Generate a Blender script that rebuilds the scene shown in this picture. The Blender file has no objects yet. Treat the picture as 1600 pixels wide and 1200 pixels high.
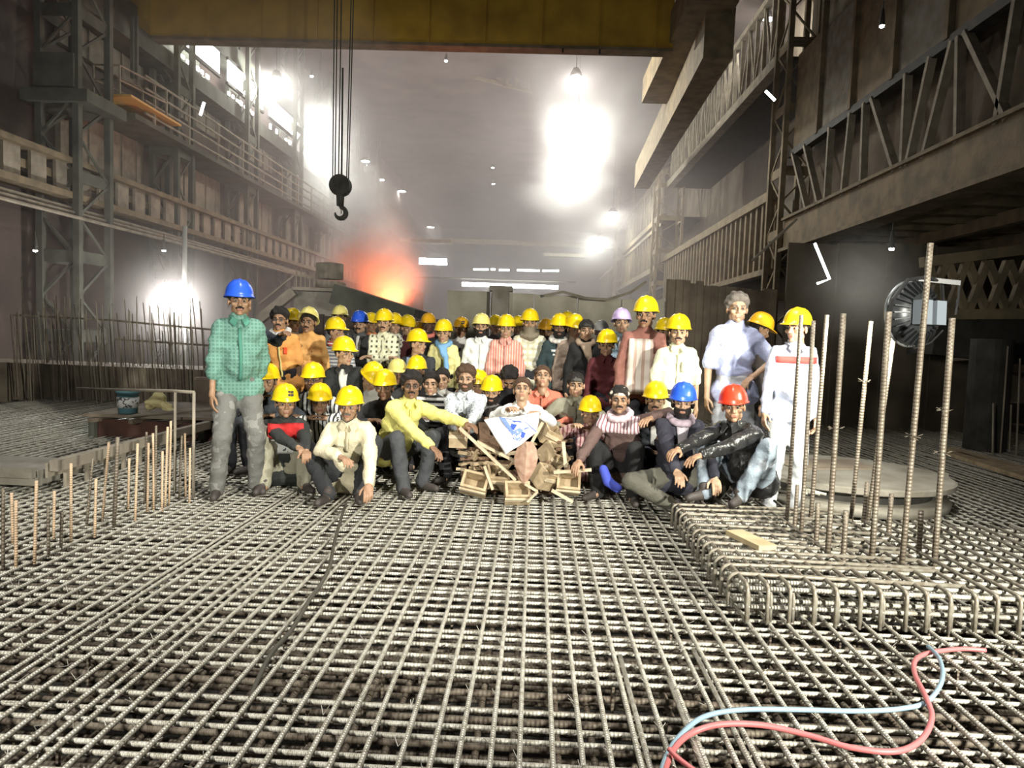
import bpy, math, random
import numpy as np
from mathutils import Vector, Matrix
random.seed(7); RNG = np.random.default_rng(7)
SC = bpy.context.scene; COL = SC.collection
PI = math.pi
# ------------------------------------------------------------------ camera
F = 1109.0; H = 1.4
_y = Vector((35, 74, -1109)).normalized()
_u = Vector((.036, 1, (35*.036+74)/1109)); _u -= _y*_u.dot(_y); _u.normalize()
_x = _y.cross(_u)
MW = Matrix((_x, _y, _u))                      # camera vector -> world vector
def ray(px, py): return MW @ Vector((px-800, 600-py, -F))
def onX(px, py, X): r = ray(px, py); t = X/r[0]; return Vector((X, r[1]*t, r[2]*t+H))
def onY(px, py, Y): r = ray(px, py); t = Y/r[1]; return Vector((r[0]*t, Y, r[2]*t+H))
def onZ(px, py, Z): r = ray(px, py); t = (Z-H)/r[2]; return Vector((r[0]*t, r[1]*t, Z))
cd = bpy.data.cameras.new('camera'); cam = bpy.data.objects.new('camera', cd); COL.objects.link(cam)
cd.sensor_fit = 'HORIZONTAL'; cd.sensor_width = 36; cd.lens = 36*F/1600; cd.clip_end = 300; cd.clip_start = .05
cam.matrix_world = Matrix.Translation((0, 0, H)) @ MW.to_4x4()
SC.camera = cam
# ------------------------------------------------------------------ light, exposure
SC.view_settings.view_transform = 'Standard'; SC.view_settings.look = 'None'
SC.view_settings.gamma = 1; SC.view_settings.use_curve_mapping = False; SC.view_settings.exposure = 0.35
W = bpy.data.worlds.new('world'); SC.world = W; W.use_nodes = True
W.node_tree.nodes['Background'].inputs[0].default_value = (.55, .58, .62, 1)
W.node_tree.nodes['Background'].inputs[1].default_value = 0.035
try:
    SC.cycles.max_bounces = 5; SC.cycles.volume_bounces = 1; SC.cycles.diffuse_bounces = 2
    SC.cycles.glossy_bounces = 2; SC.cycles.transmission_bounces = 2; SC.cycles.use_denoising = True
    SC.cycles.caustics_reflective = False; SC.cycles.caustics_refractive = False
    SC.cycles.sample_clamp_indirect = 4
except Exception: pass
def light(name, kind, loc, energy, color=(1, 1, 1), aim=None, size=.5, angle=90, blend=.6):
    d = bpy.data.lights.new(name, kind); d.energy = energy; d.color = color
    if kind == 'AREA': d.size = size
    else: d.shadow_soft_size = size
    if kind == 'SPOT': d.spot_size = math.radians(angle); d.spot_blend = blend
    o = bpy.data.objects.new(name, d); COL.objects.link(o); o.location = loc
    if aim is not None: o.rotation_euler = (Vector(aim)-Vector(loc)).to_track_quat('-Z', 'Y').to_euler()
    return o
# floods on stands behind and beside the camera, high lamps of this bay
light('flood_right', 'SPOT', (3.4, -.8, 2.1), 2500, (1, .97, .86), (-.4, 7.4, 1.1), .1, 62)
light('flood_left', 'SPOT', (-2.6, -1.5, 2.0), 850, (1, .97, .88), (-1.4, 7.2, 1.0), .15, 70)
light('bay_lamp', 'SPOT', (0.5, 3.4, 11), 3000, (1, .97, .9), (0.2, 4.2, 0), .4, 56)
light('bay_lamp', 'SPOT', (-5, 8.0, 11.0), 450, (.95, .97, 1), (-5, 8.5, 0), .5, 60)
# ------------------------------------------------------------------ helpers
def tag(o, label=None, cat=None, group=None, kind=None):
    if label: o['label'] = label
    if cat: o['category'] = cat
    if group: o['group'] = group
    if kind: o['kind'] = kind
    return o
def empty(name, loc=(0, 0, 0), rz=0, **k):
    o = bpy.data.objects.new(name, None); COL.objects.link(o); o.location = loc; o.rotation_euler = (0, 0, rz)
    o.empty_display_size = .1
    return tag(o, **k)
def link(name, me, parent=None, loc=None, rot=None, **k):
    o = bpy.data.objects.new(name, me); COL.objects.link(o)
    if parent is not None: o.parent = parent
    if loc is not None: o.location = loc
    if rot is not None: o.rotation_euler = rot
    return tag(o, **k)
MATS = {}
def mat(name, color, rough=.7, metal=0, noise=None, nscale=8, bump=0, bscale=40, emit=None, wave=None, spec=.5, pattern=None):
    if name in MATS: return MATS[name]
    m = bpy.data.materials.new(name); m.use_nodes = True; nt = m.node_tree; N = nt.nodes; L = nt.links
    b = N['Principled BSDF']; b.inputs['Roughness'].default_value = rough; b.inputs['Metallic'].default_value = metal
    b.inputs['Specular IOR Level'].default_value = spec
    c = tuple(color)+(1,); b.inputs['Base Color'].default_value = c
    tc = N.new('ShaderNodeTexCoord')
    src = None
    if pattern:
        kind, c2, sc = pattern
        sep = N.new('ShaderNodeSeparateXYZ'); L.new(tc.outputs['Object'], sep.inputs[0])
        def stripe(out, s, th):
            a = N.new('ShaderNodeMath'); a.operation = 'MULTIPLY'; L.new(out, a.inputs[0]); a.inputs[1].default_value = s
            f = N.new('ShaderNodeMath'); f.operation = 'FRACT'; L.new(a.outputs[0], f.inputs[0])
            g = N.new('ShaderNodeMath'); g.operation = 'GREATER_THAN'; L.new(f.outputs[0], g.inputs[0]); g.inputs[1].default_value = th
            return g.outputs[0]
        if kind == 'vstripe': fac = stripe(sep.outputs[0], sc, .62)
        elif kind == 'hstripe': fac = stripe(sep.outputs[2], sc, .5)
        elif kind in ('check', 'dash'):
            a_, b_ = stripe(sep.outputs[0], sc, .62), stripe(sep.outputs[2], sc, .6 if kind == 'check' else .55)
            mm = N.new('ShaderNodeMath'); mm.operation = 'MULTIPLY' if kind == 'dash' else 'MAXIMUM'
            L.new(a_, mm.inputs[0]); L.new(b_, mm.inputs[1]); fac = mm.outputs[0]
        else:  # 'speck' / 'blotch'
            v = N.new('ShaderNodeTexNoise'); v.inputs['Scale'].default_value = sc; L.new(tc.outputs['Object'], v.inputs[0])
            g = N.new('ShaderNodeMath'); g.operation = 'GREATER_THAN'; L.new(v.outputs[0], g.inputs[0]); g.inputs[1].default_value = .58
            fac = g.outputs[0]
        mx = N.new('ShaderNodeMix'); mx.data_type = 'RGBA'; L.new(fac, mx.inputs[0])
        mx.inputs[6].default_value = c; mx.inputs[7].default_value = tuple(c2)+(1,)
        src = mx.outputs[2]
    if noise:
        t = N.new('ShaderNodeTexNoise'); t.inputs['Scale'].default_value = nscale; t.inputs['Detail'].default_value = 6
        L.new(tc.outputs['Object'], t.inputs[0])
        r = N.new('ShaderNodeMapRange'); r.inputs[1].default_value = .35; r.inputs[2].default_value = .68
        L.new(t.outputs[0], r.inputs[0])
        mx = N.new('ShaderNodeMix'); mx.data_type = 'RGBA'; L.new(r.outputs[0], mx.inputs[0])
        if src: L.new(src, mx.inputs[6])
        else: mx.inputs[6].default_value = c
        mx.inputs[7].default_value = tuple(noise)+(1,); src = mx.outputs[2]
    if src: L.new(src, b.inputs['Base Color'])
    if bump:
        t = N.new('ShaderNodeTexNoise'); t.inputs['Scale'].default_value = bscale; L.new(tc.outputs['Object'], t.inputs[0])
        bp = N.new('ShaderNodeBump'); bp.inputs['Strength'].default_value = bump; bp.inputs['Distance'].default_value = .02
        L.new(t.outputs[0], bp.inputs['Height']); L.new(bp.outputs[0], b.inputs['Normal'])
    if wave:   # ribs of deformed bars along local Z
        sep = N.new('ShaderNodeSeparateXYZ'); L.new(tc.outputs['Object'], sep.inputs[0])
        a = N.new('ShaderNodeMath'); a.operation = 'MULTIPLY'; a.inputs[1].default_value = wave; L.new(sep.outputs[2], a.inputs[0])
        s = N.new('ShaderNodeMath'); s.operation = 'SINE'; L.new(a.outputs[0], s.inputs[0])
        bp = N.new('ShaderNodeBump'); bp.inputs['Strength'].default_value = .6; bp.inputs['Distance'].default_value = .0022
        L.new(s.outputs[0], bp.inputs['Height']); L.new(bp.outputs[0], b.inputs['Normal'])
    if emit:
        b.inputs['Emission Color'].default_value = tuple(emit[0])+(1,); b.inputs['Emission Strength'].default_value = emit[1]
    MATS[name] = m; return m
class MB:
    def __init__(s): s.v = []; s.f = []; s.n = 0
    def add(s, v, f):
        s.v.extend(v); s.f.extend([tuple(i+s.n for i in q) for q in f]); s.n += len(v); return s
    def box(s, c, size, rot=None):
        hx, hy, hz = [a/2 for a in size]
        v = [Vector((x, y, z)) for x in (-hx, hx) for y in (-hy, hy) for z in (-hz, hz)]
        if rot is not None: v = [rot @ p for p in v]
        v = [p+Vector(c) for p in v]
        return s.add(v, [(0, 1, 3, 2), (4, 6, 7, 5), (0, 4, 5, 1), (2, 3, 7, 6), (0, 2, 6, 4), (1, 5, 7, 3)])
    def b2(s, a, b):
        a = Vector(a); b = Vector(b); return s.box((a+b)/2, [abs(q) for q in (b-a)])
    def bar(s, a, b, w, h=None, up=(0, 0, 1)):
        a = Vector(a); b = Vector(b); d = b-a; l = d.length
        if l < 1e-6: return s
        d.normalize(); u = Vector(up)
        if abs(d.dot(u)) > .97: u = Vector((0, 1, 0))
        x = d.cross(u).normalized(); z = x.cross(d)
        R = Matrix((x, d, z)).transposed()
        return s.box((a+b)/2, (w, l, h or w), R)
    def tube(s, pts, r, n=8, caps=True, closed=False):
        pts = [Vector(p) for p in pts]; m = len(pts); rr = r if isinstance(r, (list, tuple)) else [r]*m
        prev = None; v = []; f = []
        for i, p in enumerate(pts):
            d = (pts[(i+1) % m if closed else min(i+1, m-1)]-pts[(i-1) % m if closed else max(i-1, 0)]).normalized()
            if prev is None:
                a = Vector((0, 0, 1)) if abs(d.z) < .9 else Vector((1, 0, 0)); x = d.cross(a).normalized()
            else: x = (prev-d*prev.dot(d)).normalized()
            prev = x; y = d.cross(x)
            for k in range(n):
                t = 2*PI*k/n; v.append(p+(x*math.cos(t)+y*math.sin(t))*rr[i])
        for i in range(m if closed else m-1):
            j = (i+1) % m
            for k in range(n): f.append((i*n+k, i*n+(k+1) % n, j*n+(k+1) % n, j*n+k))
        if caps and not closed: f.append(tuple(range(n))[::-1]); f.append(tuple((m-1)*n+k for k in range(n)))
        return s.add(v, f)
    def lathe(s, prof, n=24, c=(0, 0, 0), sx=1, sy=1, R=None):
        v = []; f = []; c = Vector(c); m = len(prof)
        for r, z in prof:
            for k in range(n):
                t = 2*PI*k/n; p = Vector((r*math.cos(t)*sx, r*math.sin(t)*sy, z)); v.append((R @ p if R is not None else p)+c)
        for i in range(m-1):
            for k in range(n): f.append((i*n+k, i*n+(k+1) % n, (i+1)*n+(k+1) % n, (i+1)*n+k))
        f.append(tuple(range(n))[::-1]); f.append(tuple((m-1)*n+k for k in range(n)))
        return s.add(v, f)
    def mesh(s, name, material, smooth=False):
        me = bpy.data.meshes.new(name); me.from_pydata([tuple(p) for p in s.v], [], s.f)
        if isinstance(material, (list, tuple)):
            for m in material: me.materials.append(m)
        elif material: me.materials.append(material)
        if smooth: me.polygons.foreach_set('use_smooth', [True]*len(me.polygons))
        me.update(); return me
    def build(s, name, material, parent=None, smooth=False, loc=None, rot=None, **k):
        return link(name, s.mesh(name, material, smooth), parent, loc, rot, **k)
# ------------------------------------------------------------------ materials
M_bar = mat('rebar_steel', (.66, .64, .56), .38, .25, noise=(.37, .34, .27), nscale=30, wave=420, bump=0)
M_bar_d = mat('rebar_rusty_shaded', (.19, .16, .12), .6, .2, noise=(.07, .05, .035), nscale=22, wave=330)  # rusty brown, darkened further to put shade into the gaps
M_bar_v = mat('starter_steel', (.27, .235, .18), .5, .3, noise=(.16, .125, .09), nscale=16, wave=300)
M_bar_o = mat('rebar_orange_rust', (.75, .52, .33), .6, .05, noise=(.6, .47, .33), nscale=14, wave=420)
M_wire = mat('tie_wire', (.4, .38, .33), .5, .4)
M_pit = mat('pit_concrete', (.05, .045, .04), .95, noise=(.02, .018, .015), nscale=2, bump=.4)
M_conc = mat('concrete', (.33, .31, .26), .9, noise=(.2, .18, .14), nscale=3, bump=.4, bscale=14)
M_wallL = mat('wall_sheet_left', (.15, .115, .10), .9, noise=(.09, .07, .062), nscale=.7, bump=.3, bscale=3)
M_wallR = mat('wall_sheet_right', (.2, .165, .12), .9, noise=(.11, .085, .06), nscale=.9, bump=.3, bscale=3)
M_steel = mat('dusty_green_steel', (.145, .155, .125), .85, .1, noise=(.08, .08, .065), nscale=2, bump=.2)
M_steelb = mat('brown_dusty_steel', (.30, .235, .145), .8, .1, noise=(.16, .13, .085), nscale=2.5, bump=.3, bscale=12)
M_steelp = mat('pale_dusty_steel', (.41, .36, .28), .8, .05, noise=(.24, .21, .165), nscale=3, bump=.2)
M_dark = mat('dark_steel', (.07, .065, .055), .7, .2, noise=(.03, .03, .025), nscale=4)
M_yel = mat('crane_yellow', (.66, .42, .05), .5, 0, noise=(.45, .27, .04), nscale=1.2, bump=.1)
M_wood = mat('raw_timber', (.55, .43, .27), .8, noise=(.33, .24, .14), nscale=9, bump=.35, bscale=26)
M_wood2 = mat('dark_timber', (.3, .19, .12), .85, noise=(.13, .08, .05), nscale=9, bump=.35, bscale=26)
M_stick = mat('pale_stick', (.7, .6, .42), .7, noise=(.5, .4, .27), nscale=12)
M_ply = mat('plywood_board', (.3, .25, .18), .85, noise=(.17, .13, .1), nscale=2.2, bump=.3, bscale=12)
M_plank = mat('pine_plank', (.72, .6, .36), .75, noise=(.55, .43, .24), nscale=6)
M_lamp = mat('lamp_glow', (1, 1, 1), .5, emit=((1, .97, .88), 60))
M_lampd = mat('lamp_glow_soft', (1, 1, 1), .5, emit=((1, .98, .93), 7))
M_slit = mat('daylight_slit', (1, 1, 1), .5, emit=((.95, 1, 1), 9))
M_white = mat('white_paint', (.8, .8, .78), .5)
M_black = mat('black_paint', (.02, .02, .02), .4)
# ------------------------------------------------------------------ ground
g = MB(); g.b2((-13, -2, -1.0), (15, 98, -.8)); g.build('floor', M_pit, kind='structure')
# ------------------------------------------------------------------ hall shell
def sbox(name, a, b, m, **k): q = MB(); q.b2(a, b); return q.build(name, m, kind='structure', **k)
sbox('ceiling', (-13, 8, 15.5), (15, 98, 15.8), M_wallL)
sbox('wall_back', (-13, 96, -1), (15, 96.4, 15.6), M_wallL)
wl = sbox('wall_left', (-13.3, 8, -1), (-13, 98, 15.6), M_wallL)
wr_ = sbox('wall_right', (15, 2, -1), (15.3, 98, 15.6), M_wallR)
# corrugated sheets of the left wall, proud panels between the columns
cols_l = [18.2, 23.6, 29.2, 34.8, 40.4, 46, 52, 58, 64, 70, 76]
for i in range(7):
    y0, y1 = cols_l[i]+.7, cols_l[i+1]-.7
    for (z0, z1) in ((5.8, 7.1), (8.7, 9.5)):
        b = MB(); b.b2((-12.95, y0, z0), (-12.8, y1, z1))
        for q in range(5): yy = y0+(y1-y0)*(q+.5)/5; b.b2((-12.8, yy-.03, z0), (-12.76, yy+.03, z1))
        b.build('wall_panel', M_steelp if z0 < 7 else M_conc, wl)
def lattice_column(p, w, d, h, m, label, group, z0=-1, cell=1.0):
    t = empty('lattice_column', p, label=label, cat='column', group=group)
    for sx in (-1, 1):
        for sy in (-1, 1):
            b = MB(); b.box((sx*w/2, sy*d/2, (h+z0)/2), (.16, .16, h-z0)); b.build('chord', m, t)
    n = int((h-z0)/cell)
    for i in range(n):
        z = z0+(i+.5)*cell; s = 1 if i % 2 else -1; b = MB()
        b.bar((-w/2*s, -d/2, z-cell/2), (w/2*s, -d/2, z+cell/2), .07, .05); b.bar((w/2, -d/2*s, z-cell/2), (w/2, d/2*s, z+cell/2), .05, .07); b.bar((-w/2, -d/2*s, z-cell/2), (-w/2, d/2*s, z+cell/2), .05, .07)
        b.build('lacing', m, t)
        if i % 2 == 0:
            b = MB(); b.box((0, -d/2, z-cell/2), (w, .03, .3)); b.box((w/2, 0, z-cell/2), (.03, d, .3)); b.box((-w/2, 0, z-cell/2), (.03, d, .3)); b.build('batten_plate', m, t)
    return t
lattice_column((-12, 18.3, 0), .95, 1.3, 15.5, M_steel, 'nearest tall latticed grey green column on the left side of the hall', 'left columns')
for y in cols_l[1:7]: lattice_column((-12.2, y, 0), .8, 1.0, 15.5, M_steel, 'tall latticed column further back along the left wall', 'left rear columns')
# heavy head plate on the near column
b = MB(); b.box((-12, 18.3, 6.9), (1.7, 1.7, .3)); b.box((-12, 17.5, 7.5), (1.0, .08, .8)); b.build('column_bracket', M_steel, label='wide grey bracket plates on the nearest left column under the basket', cat='bracket')
# perforated walkway beam
pb = empty('perforated_beam', (-11.9, 30, 4.5), label='long perforated walkway beam running along the left wall', cat='beam')
off = Vector((-11.9, 30, 4.5))
for (z0, z1, nm) in ((5.28, 5.42, 'top_flange'), (4.42, 4.58, 'bottom_flange')):
    b = MB(); b.b2((-12.1, 11, z0), (-11.6, 46, z1)); b.build(nm, M_steelb, pb, loc=-off)
y = 11.2
while y < 45.5:
    b = MB(); b.b2((-11.86, y, 4.58), (-11.78, y+.52, 5.28)); b.build('web_plate', M_steelp, pb, loc=-off)
    y += .86
b = MB(); b.b2((-12.0, 11, 4.86), (-11.9, 46, 5.06)); b.build('mid_strap', M_steelb, pb, loc=-off)
for i in range(3):
    b = MB(); b.tube([(-11.7+i*.12, 11, 4.18-.13*i), (-11.7+i*.12, 22, 4.2-.12*i), (-11.7+i*.12, 36, 4.16-.11*i)], .045, 6)
    b.build('pipe', M_steelp, label='thin pale pipe hung under the left walkway beam', cat='pipe', group='pipes under the left beam')
# upper gallery with rails
gl = empty('upper_gallery', (-11.6, 32, 7.2), label='high left gallery with several long horizontal handrails', cat='gallery'); off = Vector((-11.6, 32, 7.2))
b = MB(); b.b2((-12.9, 20, 7.1), (-11.4, 62, 7.25)); b.build('deck', M_steel, gl, loc=-off)
for z in (7.4, 7.75, 8.1, 8.45):
    b = MB(); b.tube([(-11.4, 20.5, z), (-11.4, 62, z)], .035, 6); b.build('rail', M_steelp, gl, loc=-off)
y = 21
while y < 60: b = MB(); b.bar((-11.4, y, 7.2), (-11.4, y, 8.5), .06); b.build('post', M_steelp, gl, loc=-off); y += 2.1
b = MB(); b.b2((-12.9, 17, 9.55), (-12.0, 90, 10.1)); b.b2((-12.9, 17, 11.55), (-12.1, 90, 12.3)); b.build('runway_girder', M_steel, label='dark crane runway girder along the left wall below the bright windows', cat='girder')
# bright translucent windows along the left, each a strip with broken panes beneath
wq = [((272, 62), (341, 108)), ((355, 112), (409, 166)), ((420, 171), (463, 213)), ((472, 219), (502, 247)), ((508, 254), (520, 268))]
for i, (a, c) in enumerate(wq):
    A = onX(*a, -12.05); C = onX(*c, -12.05); w = empty('window_%d' % (i+1), (-12.05, A.y, 10.4), kind='structure')
    b = MB(); b.b2((0, 0, .25), (.05, C.y-A.y, 1.05)); b.build('pane', M_lampd, w)
    b = MB(); b.b2((-.02, -.1, 1.05), (.08, C.y-A.y+.1, 1.15)); b.b2((-.02, -.1, .14), (.08, C.y-A.y+.1, .25)); b.build('frame', M_dark, w)
    b = MB(); n = 9; L = C.y-A.y
    for q in range(n):
        for r_ in range(2):
            if random.random() < .8: y0 = L*q/n+random.uniform(0, .1); b.b2((0, y0, -.5+r_*.25+random.uniform(0, .06)), (.04, y0+L/n*random.uniform(.4, .75), -.32+r_*.25+random.uniform(-.06, .04)))
    b.build('broken_pane', M_lampd, w)
# ------------------------------------------------------------------ right side
def tprism(*a): pass
gd = empty('lattice_girder', (8, 15, 4.4), label='big rusty lattice girder with slanted struts at upper right, nearest the camera', cat='girder'); off = Vector((8, 15, 4.4))
b = MB(); b.b2((7.85, 6, 4.45), (8.15, 23.3, 5.4)); b.b2((7.7, 6, 4.38), (8.3, 23.3, 4.48)); b.b2((7.75, 6, 5.38), (8.25, 23.3, 5.46)); b.build('bottom_chord', M_steelb, gd, loc=-off)
b = MB(); b.b2((7.85, 6, 7.35), (8.1, 23.3, 7.55)); b.build('top_chord', M_dark, gd, loc=-off)
for (t, q) in (((1512, 39), (1578, 175)), ((1490, 83), (1447, 214)), ((1499, 83), (1499, 214)), ((1364, 162), (1399, 289)), ((1416, 153), (1412, 262)), ((1350, 205), (1348, 293)), ((1259, 232), (1281, 332)), ((1296, 245), (1291, 324)), ((1330, 195), (1318, 305)), ((1455, 110), (1420, 250)), ((1590, 20), (1560, 190)), ((1240, 250), (1262, 345))):
    T = onX(*t, 7.9); Q_ = onX(*q, 7.9); T.z = 7.4; Q_.z = 5.35
    b = MB(); b.bar(T, Q_, .17, .1); b.build('strut', M_steelp, gd, loc=-off)
b = MB()
for q in range(8): y0 = 6+q*2.15; b.b2((7.95, y0, 7.6), (8.05, y0+2.1, 10.9))
for i in range(8):
    y0 = 6+i*2.15; b = MB(); b.b2((7.95, y0+.02, 7.6), (8.05, y0+2.11, 10.4+.1*(i % 2))); b.build('web_panel', M_steelb if i % 2 else M_conc, gd, loc=-off)
    b = MB(); b.b2((7.82, y0-.07, 7.5), (7.98, y0+.07, 12)); b.build('stiffener', M_steelb, gd, loc=-off)
# deck behind it with joists seen from below
dk = empty('side_deck', (11, 15, 4.4), label='dark side deck with joists behind the near lattice girder', cat='deck'); off = Vector((11, 15, 4.4))
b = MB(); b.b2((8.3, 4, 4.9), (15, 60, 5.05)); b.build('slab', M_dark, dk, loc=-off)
for i in range(22): b = MB(); y0 = 6.5+i*1.15; b.b2((8.3, y0, 4.55), (15, y0+.12, 4.9)); b.build('joist', M_steelb, dk, loc=-off)
b = MB(); b.b2((10.5, 4, 4.3), (10.7, 60, 4.6)); b.b2((12.6, 4, 4.2), (12.8, 60, 4.6)); b.build('beam', M_steelb, dk, loc=-off)
# columns
lattice_column((8.2, 24, 0), .9, 1.2, 15.5, M_steelb, 'tall brown latticed column behind the people at right, nearest of that side', 'right columns')
lattice_column((8.1, 45.5, 0), 1.5, 1.6, 15.5, M_steelb, 'tall brown latticed column halfway along the right side', 'right columns')
lattice_column((8.1, 68, 0), 1.5, 1.6, 15.5, M_steelb, 'tall brown latticed column near the far end of the right side', 'right columns')
lattice_column((12, 30, 0), 1.0, 1.2, 15.5, M_steelb, 'set back latticed column seen between the right hand galleries', 'right columns')
def gallery(name, label, X, y0, y1, z0, z1, m, m2, pitch, w=.14, zig=True):
    t = empty(name, (X, (y0+y1)/2, z0), label=label, cat='gallery'); off = Vector((X, (y0+y1)/2, z0))
    b = MB(); b.b2((X-.2, y0, z0-.35), (X+.2, y1, z0)); b.build('bottom_chord', m2, t, loc=-off)
    b = MB(); b.b2((X-.15, y0, z1), (X+.15, y1, z1+.22)); b.build('top_chord', m2, t, loc=-off)
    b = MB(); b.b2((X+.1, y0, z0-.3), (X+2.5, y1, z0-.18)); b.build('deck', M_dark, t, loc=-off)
    n = int((y1-y0)/pitch)
    for i in range(n):
        y = y0+(i+.5)*pitch; b = MB(); b.bar((X, y, z0), (X, y, z1), w, .1)
        if zig: b.bar((X, y, z0 if i % 2 else z1), (X, y+pitch, z1 if i % 2 else z0), w*.6, .08)
        b.build('strut', m, t, loc=-off)
    return t
gallery('upper_gallery', 'upper lattice gallery between the two brown columns at right', 8, 24.6, 45, 11.2, 13.6, M_steelp, M_steelp, .95)
gallery('upper_gallery', 'distant upper lattice gallery beyond the second right column', 8, 46.5, 67, 9.6, 12.2, M_steelp, M_steelb, 1.3)
gallery('lower_gallery', 'distant lower lattice gallery beyond the second right column', 8, 46.5, 90, 6.4, 8.8, M_steelb, M_steelb, 1.3)
fr = empty('ribbed_parapet', (8, 34.5, 4), label='long ribbed brown parapet between the two right columns', cat='parapet'); off = Vector((8, 34.5, 4))
b = MB(); b.b2((8, 24.6, 3.9), (8.1, 44.8, 6.6)); b.build('sheet', M_steelb, fr, loc=-off)
for i in range(30): y0 = 24.8+i*.67; b = MB(); b.b2((7.84, y0, 3.9), (8, y0+.2, 6.3)); b.build('rib', M_steelb, fr, loc=-off)
b = MB(); b.b2((7.75, 24.6, 6.3), (8.1, 44.8, 6.62)); b.b2((7.75, 24.6, 3.8), (8.1, 44.8, 4.0)); b.build('flange', M_steelb, fr, loc=-off)
sbox('trim_1', (8.6, 10, 5.5), (8.8, 24, 15.4), M_wallR)
sbox('trim_2', (10.5, 24.5, -1), (10.8, 96, 15.5), M_wallR)
# lower boards behind the people, right
def board_wall(name, label, a, b_, z0, z1, n, m, cat='wall', jag=.05, pname='board'):
    a = Vector(a); b_ = Vector(b_); d = (b_-a); t = empty(name, a, label=label, cat=cat); L = d.length; ang = math.atan2(d.y, d.x)
    for i in range(n):
        w = L/n; q = MB(); q.b2((i*w+.01, random.uniform(-.02, .02), z0), ((i+1)*w-.01, .07, z1+random.uniform(-jag, jag)))
        q.build(pname, m, t, rot=(0, 0, ang))
    return t
board_wall('shutter_wall', 'dark brown upright shutter boards behind the two men at right', (2.6, 14.2, 0), (5.2, 15.6, 0), -.8, 2.6, 16, M_ply)
board_wall('shutter_wall', 'tall plain brown shutter panels under the near lattice girder', (5.25, 15.2, 0), (9.5, 15.5, 0), -.8, 3.6, 4, M_wallR, pname='panel')
board_wall('pit_wall', 'grey stained pit wall behind the middle of the crowd', (-1.75, 14.0, 0), (2.55, 14.2, 0), -.8, 2.22, 5, mat('pale_stained_concrete', (.56, .53, .43), .9, noise=(.33, .3, .23), nscale=1.5, bump=.4, bscale=9), jag=.03, pname='panel')
board_wall('pit_wall', 'reddish lower pit wall behind the left half of the crowd', (-5.2, 15.2, 0), (-1.75, 14.6, 0), -.8, 1.7, 5, M_wallL, jag=.03, pname='panel')
b = MB(); A = onY(783, 447, 13.7); b.b2((A.x-.16, 13.6, -.8), (A.x+.16, 13.9, A.z)); b.b2((A.x-.22, 13.58, A.z-.1), (A.x+.22, 13.92, A.z)); b.build('concrete_post', M_conc, label='pale square post standing in front of the grey pit wall', cat='post')
b = MB(); b.tube([onY(850, 462, 13.8), onY(880, 456, 13.8), onY(915, 466, 13.8), onY(950, 468, 13.8), onY(985, 457, 13.8), onY(1010, 440, 13.8)], .03, 6); b.build('hanging_cable', M_steelp, label='slack pale cable along the top of the grey pit wall', cat='cable')
# ------------------------------------------------------------------ crane bridge
cr = empty('overhead_crane', (-5, 22, 10), label='yellow overhead crane bridge spanning the top of the picture', cat='crane'); off = Vector((-5, 22, 10))
def pc(nm, a, b_, m): q = MB(); q.b2(a, b_); return q.build(nm, m, cr, loc=-off)
A = onY(190, 58, 22); B = onY(1035, 75, 22)
pc('girder', (A.x, 22, 10.12), (B.x+.3, 22.3, 12.4), M_yel); pc('bottom_flange', (A.x, 21.93, 10.04), (B.x+.3, 22.4, 10.13), M_steelb)
pc('rear_girder', (A.x, 24.4, 11.6), (B.x+.3, 25.0, 12.6), M_yel)
for i in range(10): pc('stiffener', (A.x+.9+i*1.7, 21.94, 10.14), (A.x+.96+i*1.7, 22, 12.4), M_yel)
pc('end_carriage', (B.x+.2, 19.3, 10.3), (B.x+1.5, 27.5, 11.2), M_steelb); pc('end_carriage', (A.x-.2, 19.5, 10.3), (A.x+.5, 26, 11.0), M_steel)
pc('drip_bolt', (B.x-3, 21.9, 9.92), (B.x-2.95, 21.95, 10.04), M_dark); pc('drip_bolt', (B.x-1.9, 21.9, 9.9), (B.x-1.85, 21.95, 10.04), M_dark)
q = MB(); q.bar((B.x+1.2, 20, 9.8), (B.x+2.1, 40, 10.4), .8, 1.3); q.build('runway_rail', M_steelb, label='brown runway beam carrying the right end of the crane', cat='beam')
bk = empty('maintenance_basket', (-12.0, 20, 8), label='hanging inspection basket with orange floor at upper left', cat='basket'); off = Vector((-12, 20, 8))
A = onY(146, 101, 19.5); B = onY(187, 148, 19.5); z0 = B.z; z1 = A.z
for (X, Y) in ((A.x, 19.5), (B.x, 19.5), (A.x+.3, 21.4), (B.x+.3, 21.4)):
    q = MB(); q.bar((X, Y, z0), (X, Y, z1), .045); q.build('post', M_steelp, bk, loc=-off)
q = MB()
for z in (z1, (z0+z1)/2): q.bar((A.x, 19.5, z), (B.x, 19.5, z), .04); q.bar((B.x, 19.5, z), (B.x+.3, 21.4, z), .04); q.bar((A.x, 19.5, z), (A.x+.3, 21.4, z), .04)
q.build('rail', M_steelp, bk, loc=-off)
q = MB(); q.b2((A.x, 19.45, z0-.06), (B.x+.35, 22.2, z0)); q.build('floor_plate', mat('orange_paint', (.75, .42, .1), .6), bk, loc=-off)
q = MB(); q.bar((A.x+.5, 20.5, z1), (A.x+.5, 20.5, 10.1), .08); q.bar((B.x-.1, 20.5, z1), (B.x-.1, 20.5, 10.1), .08); q.build('hanger', M_steel, bk, loc=-off)
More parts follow.
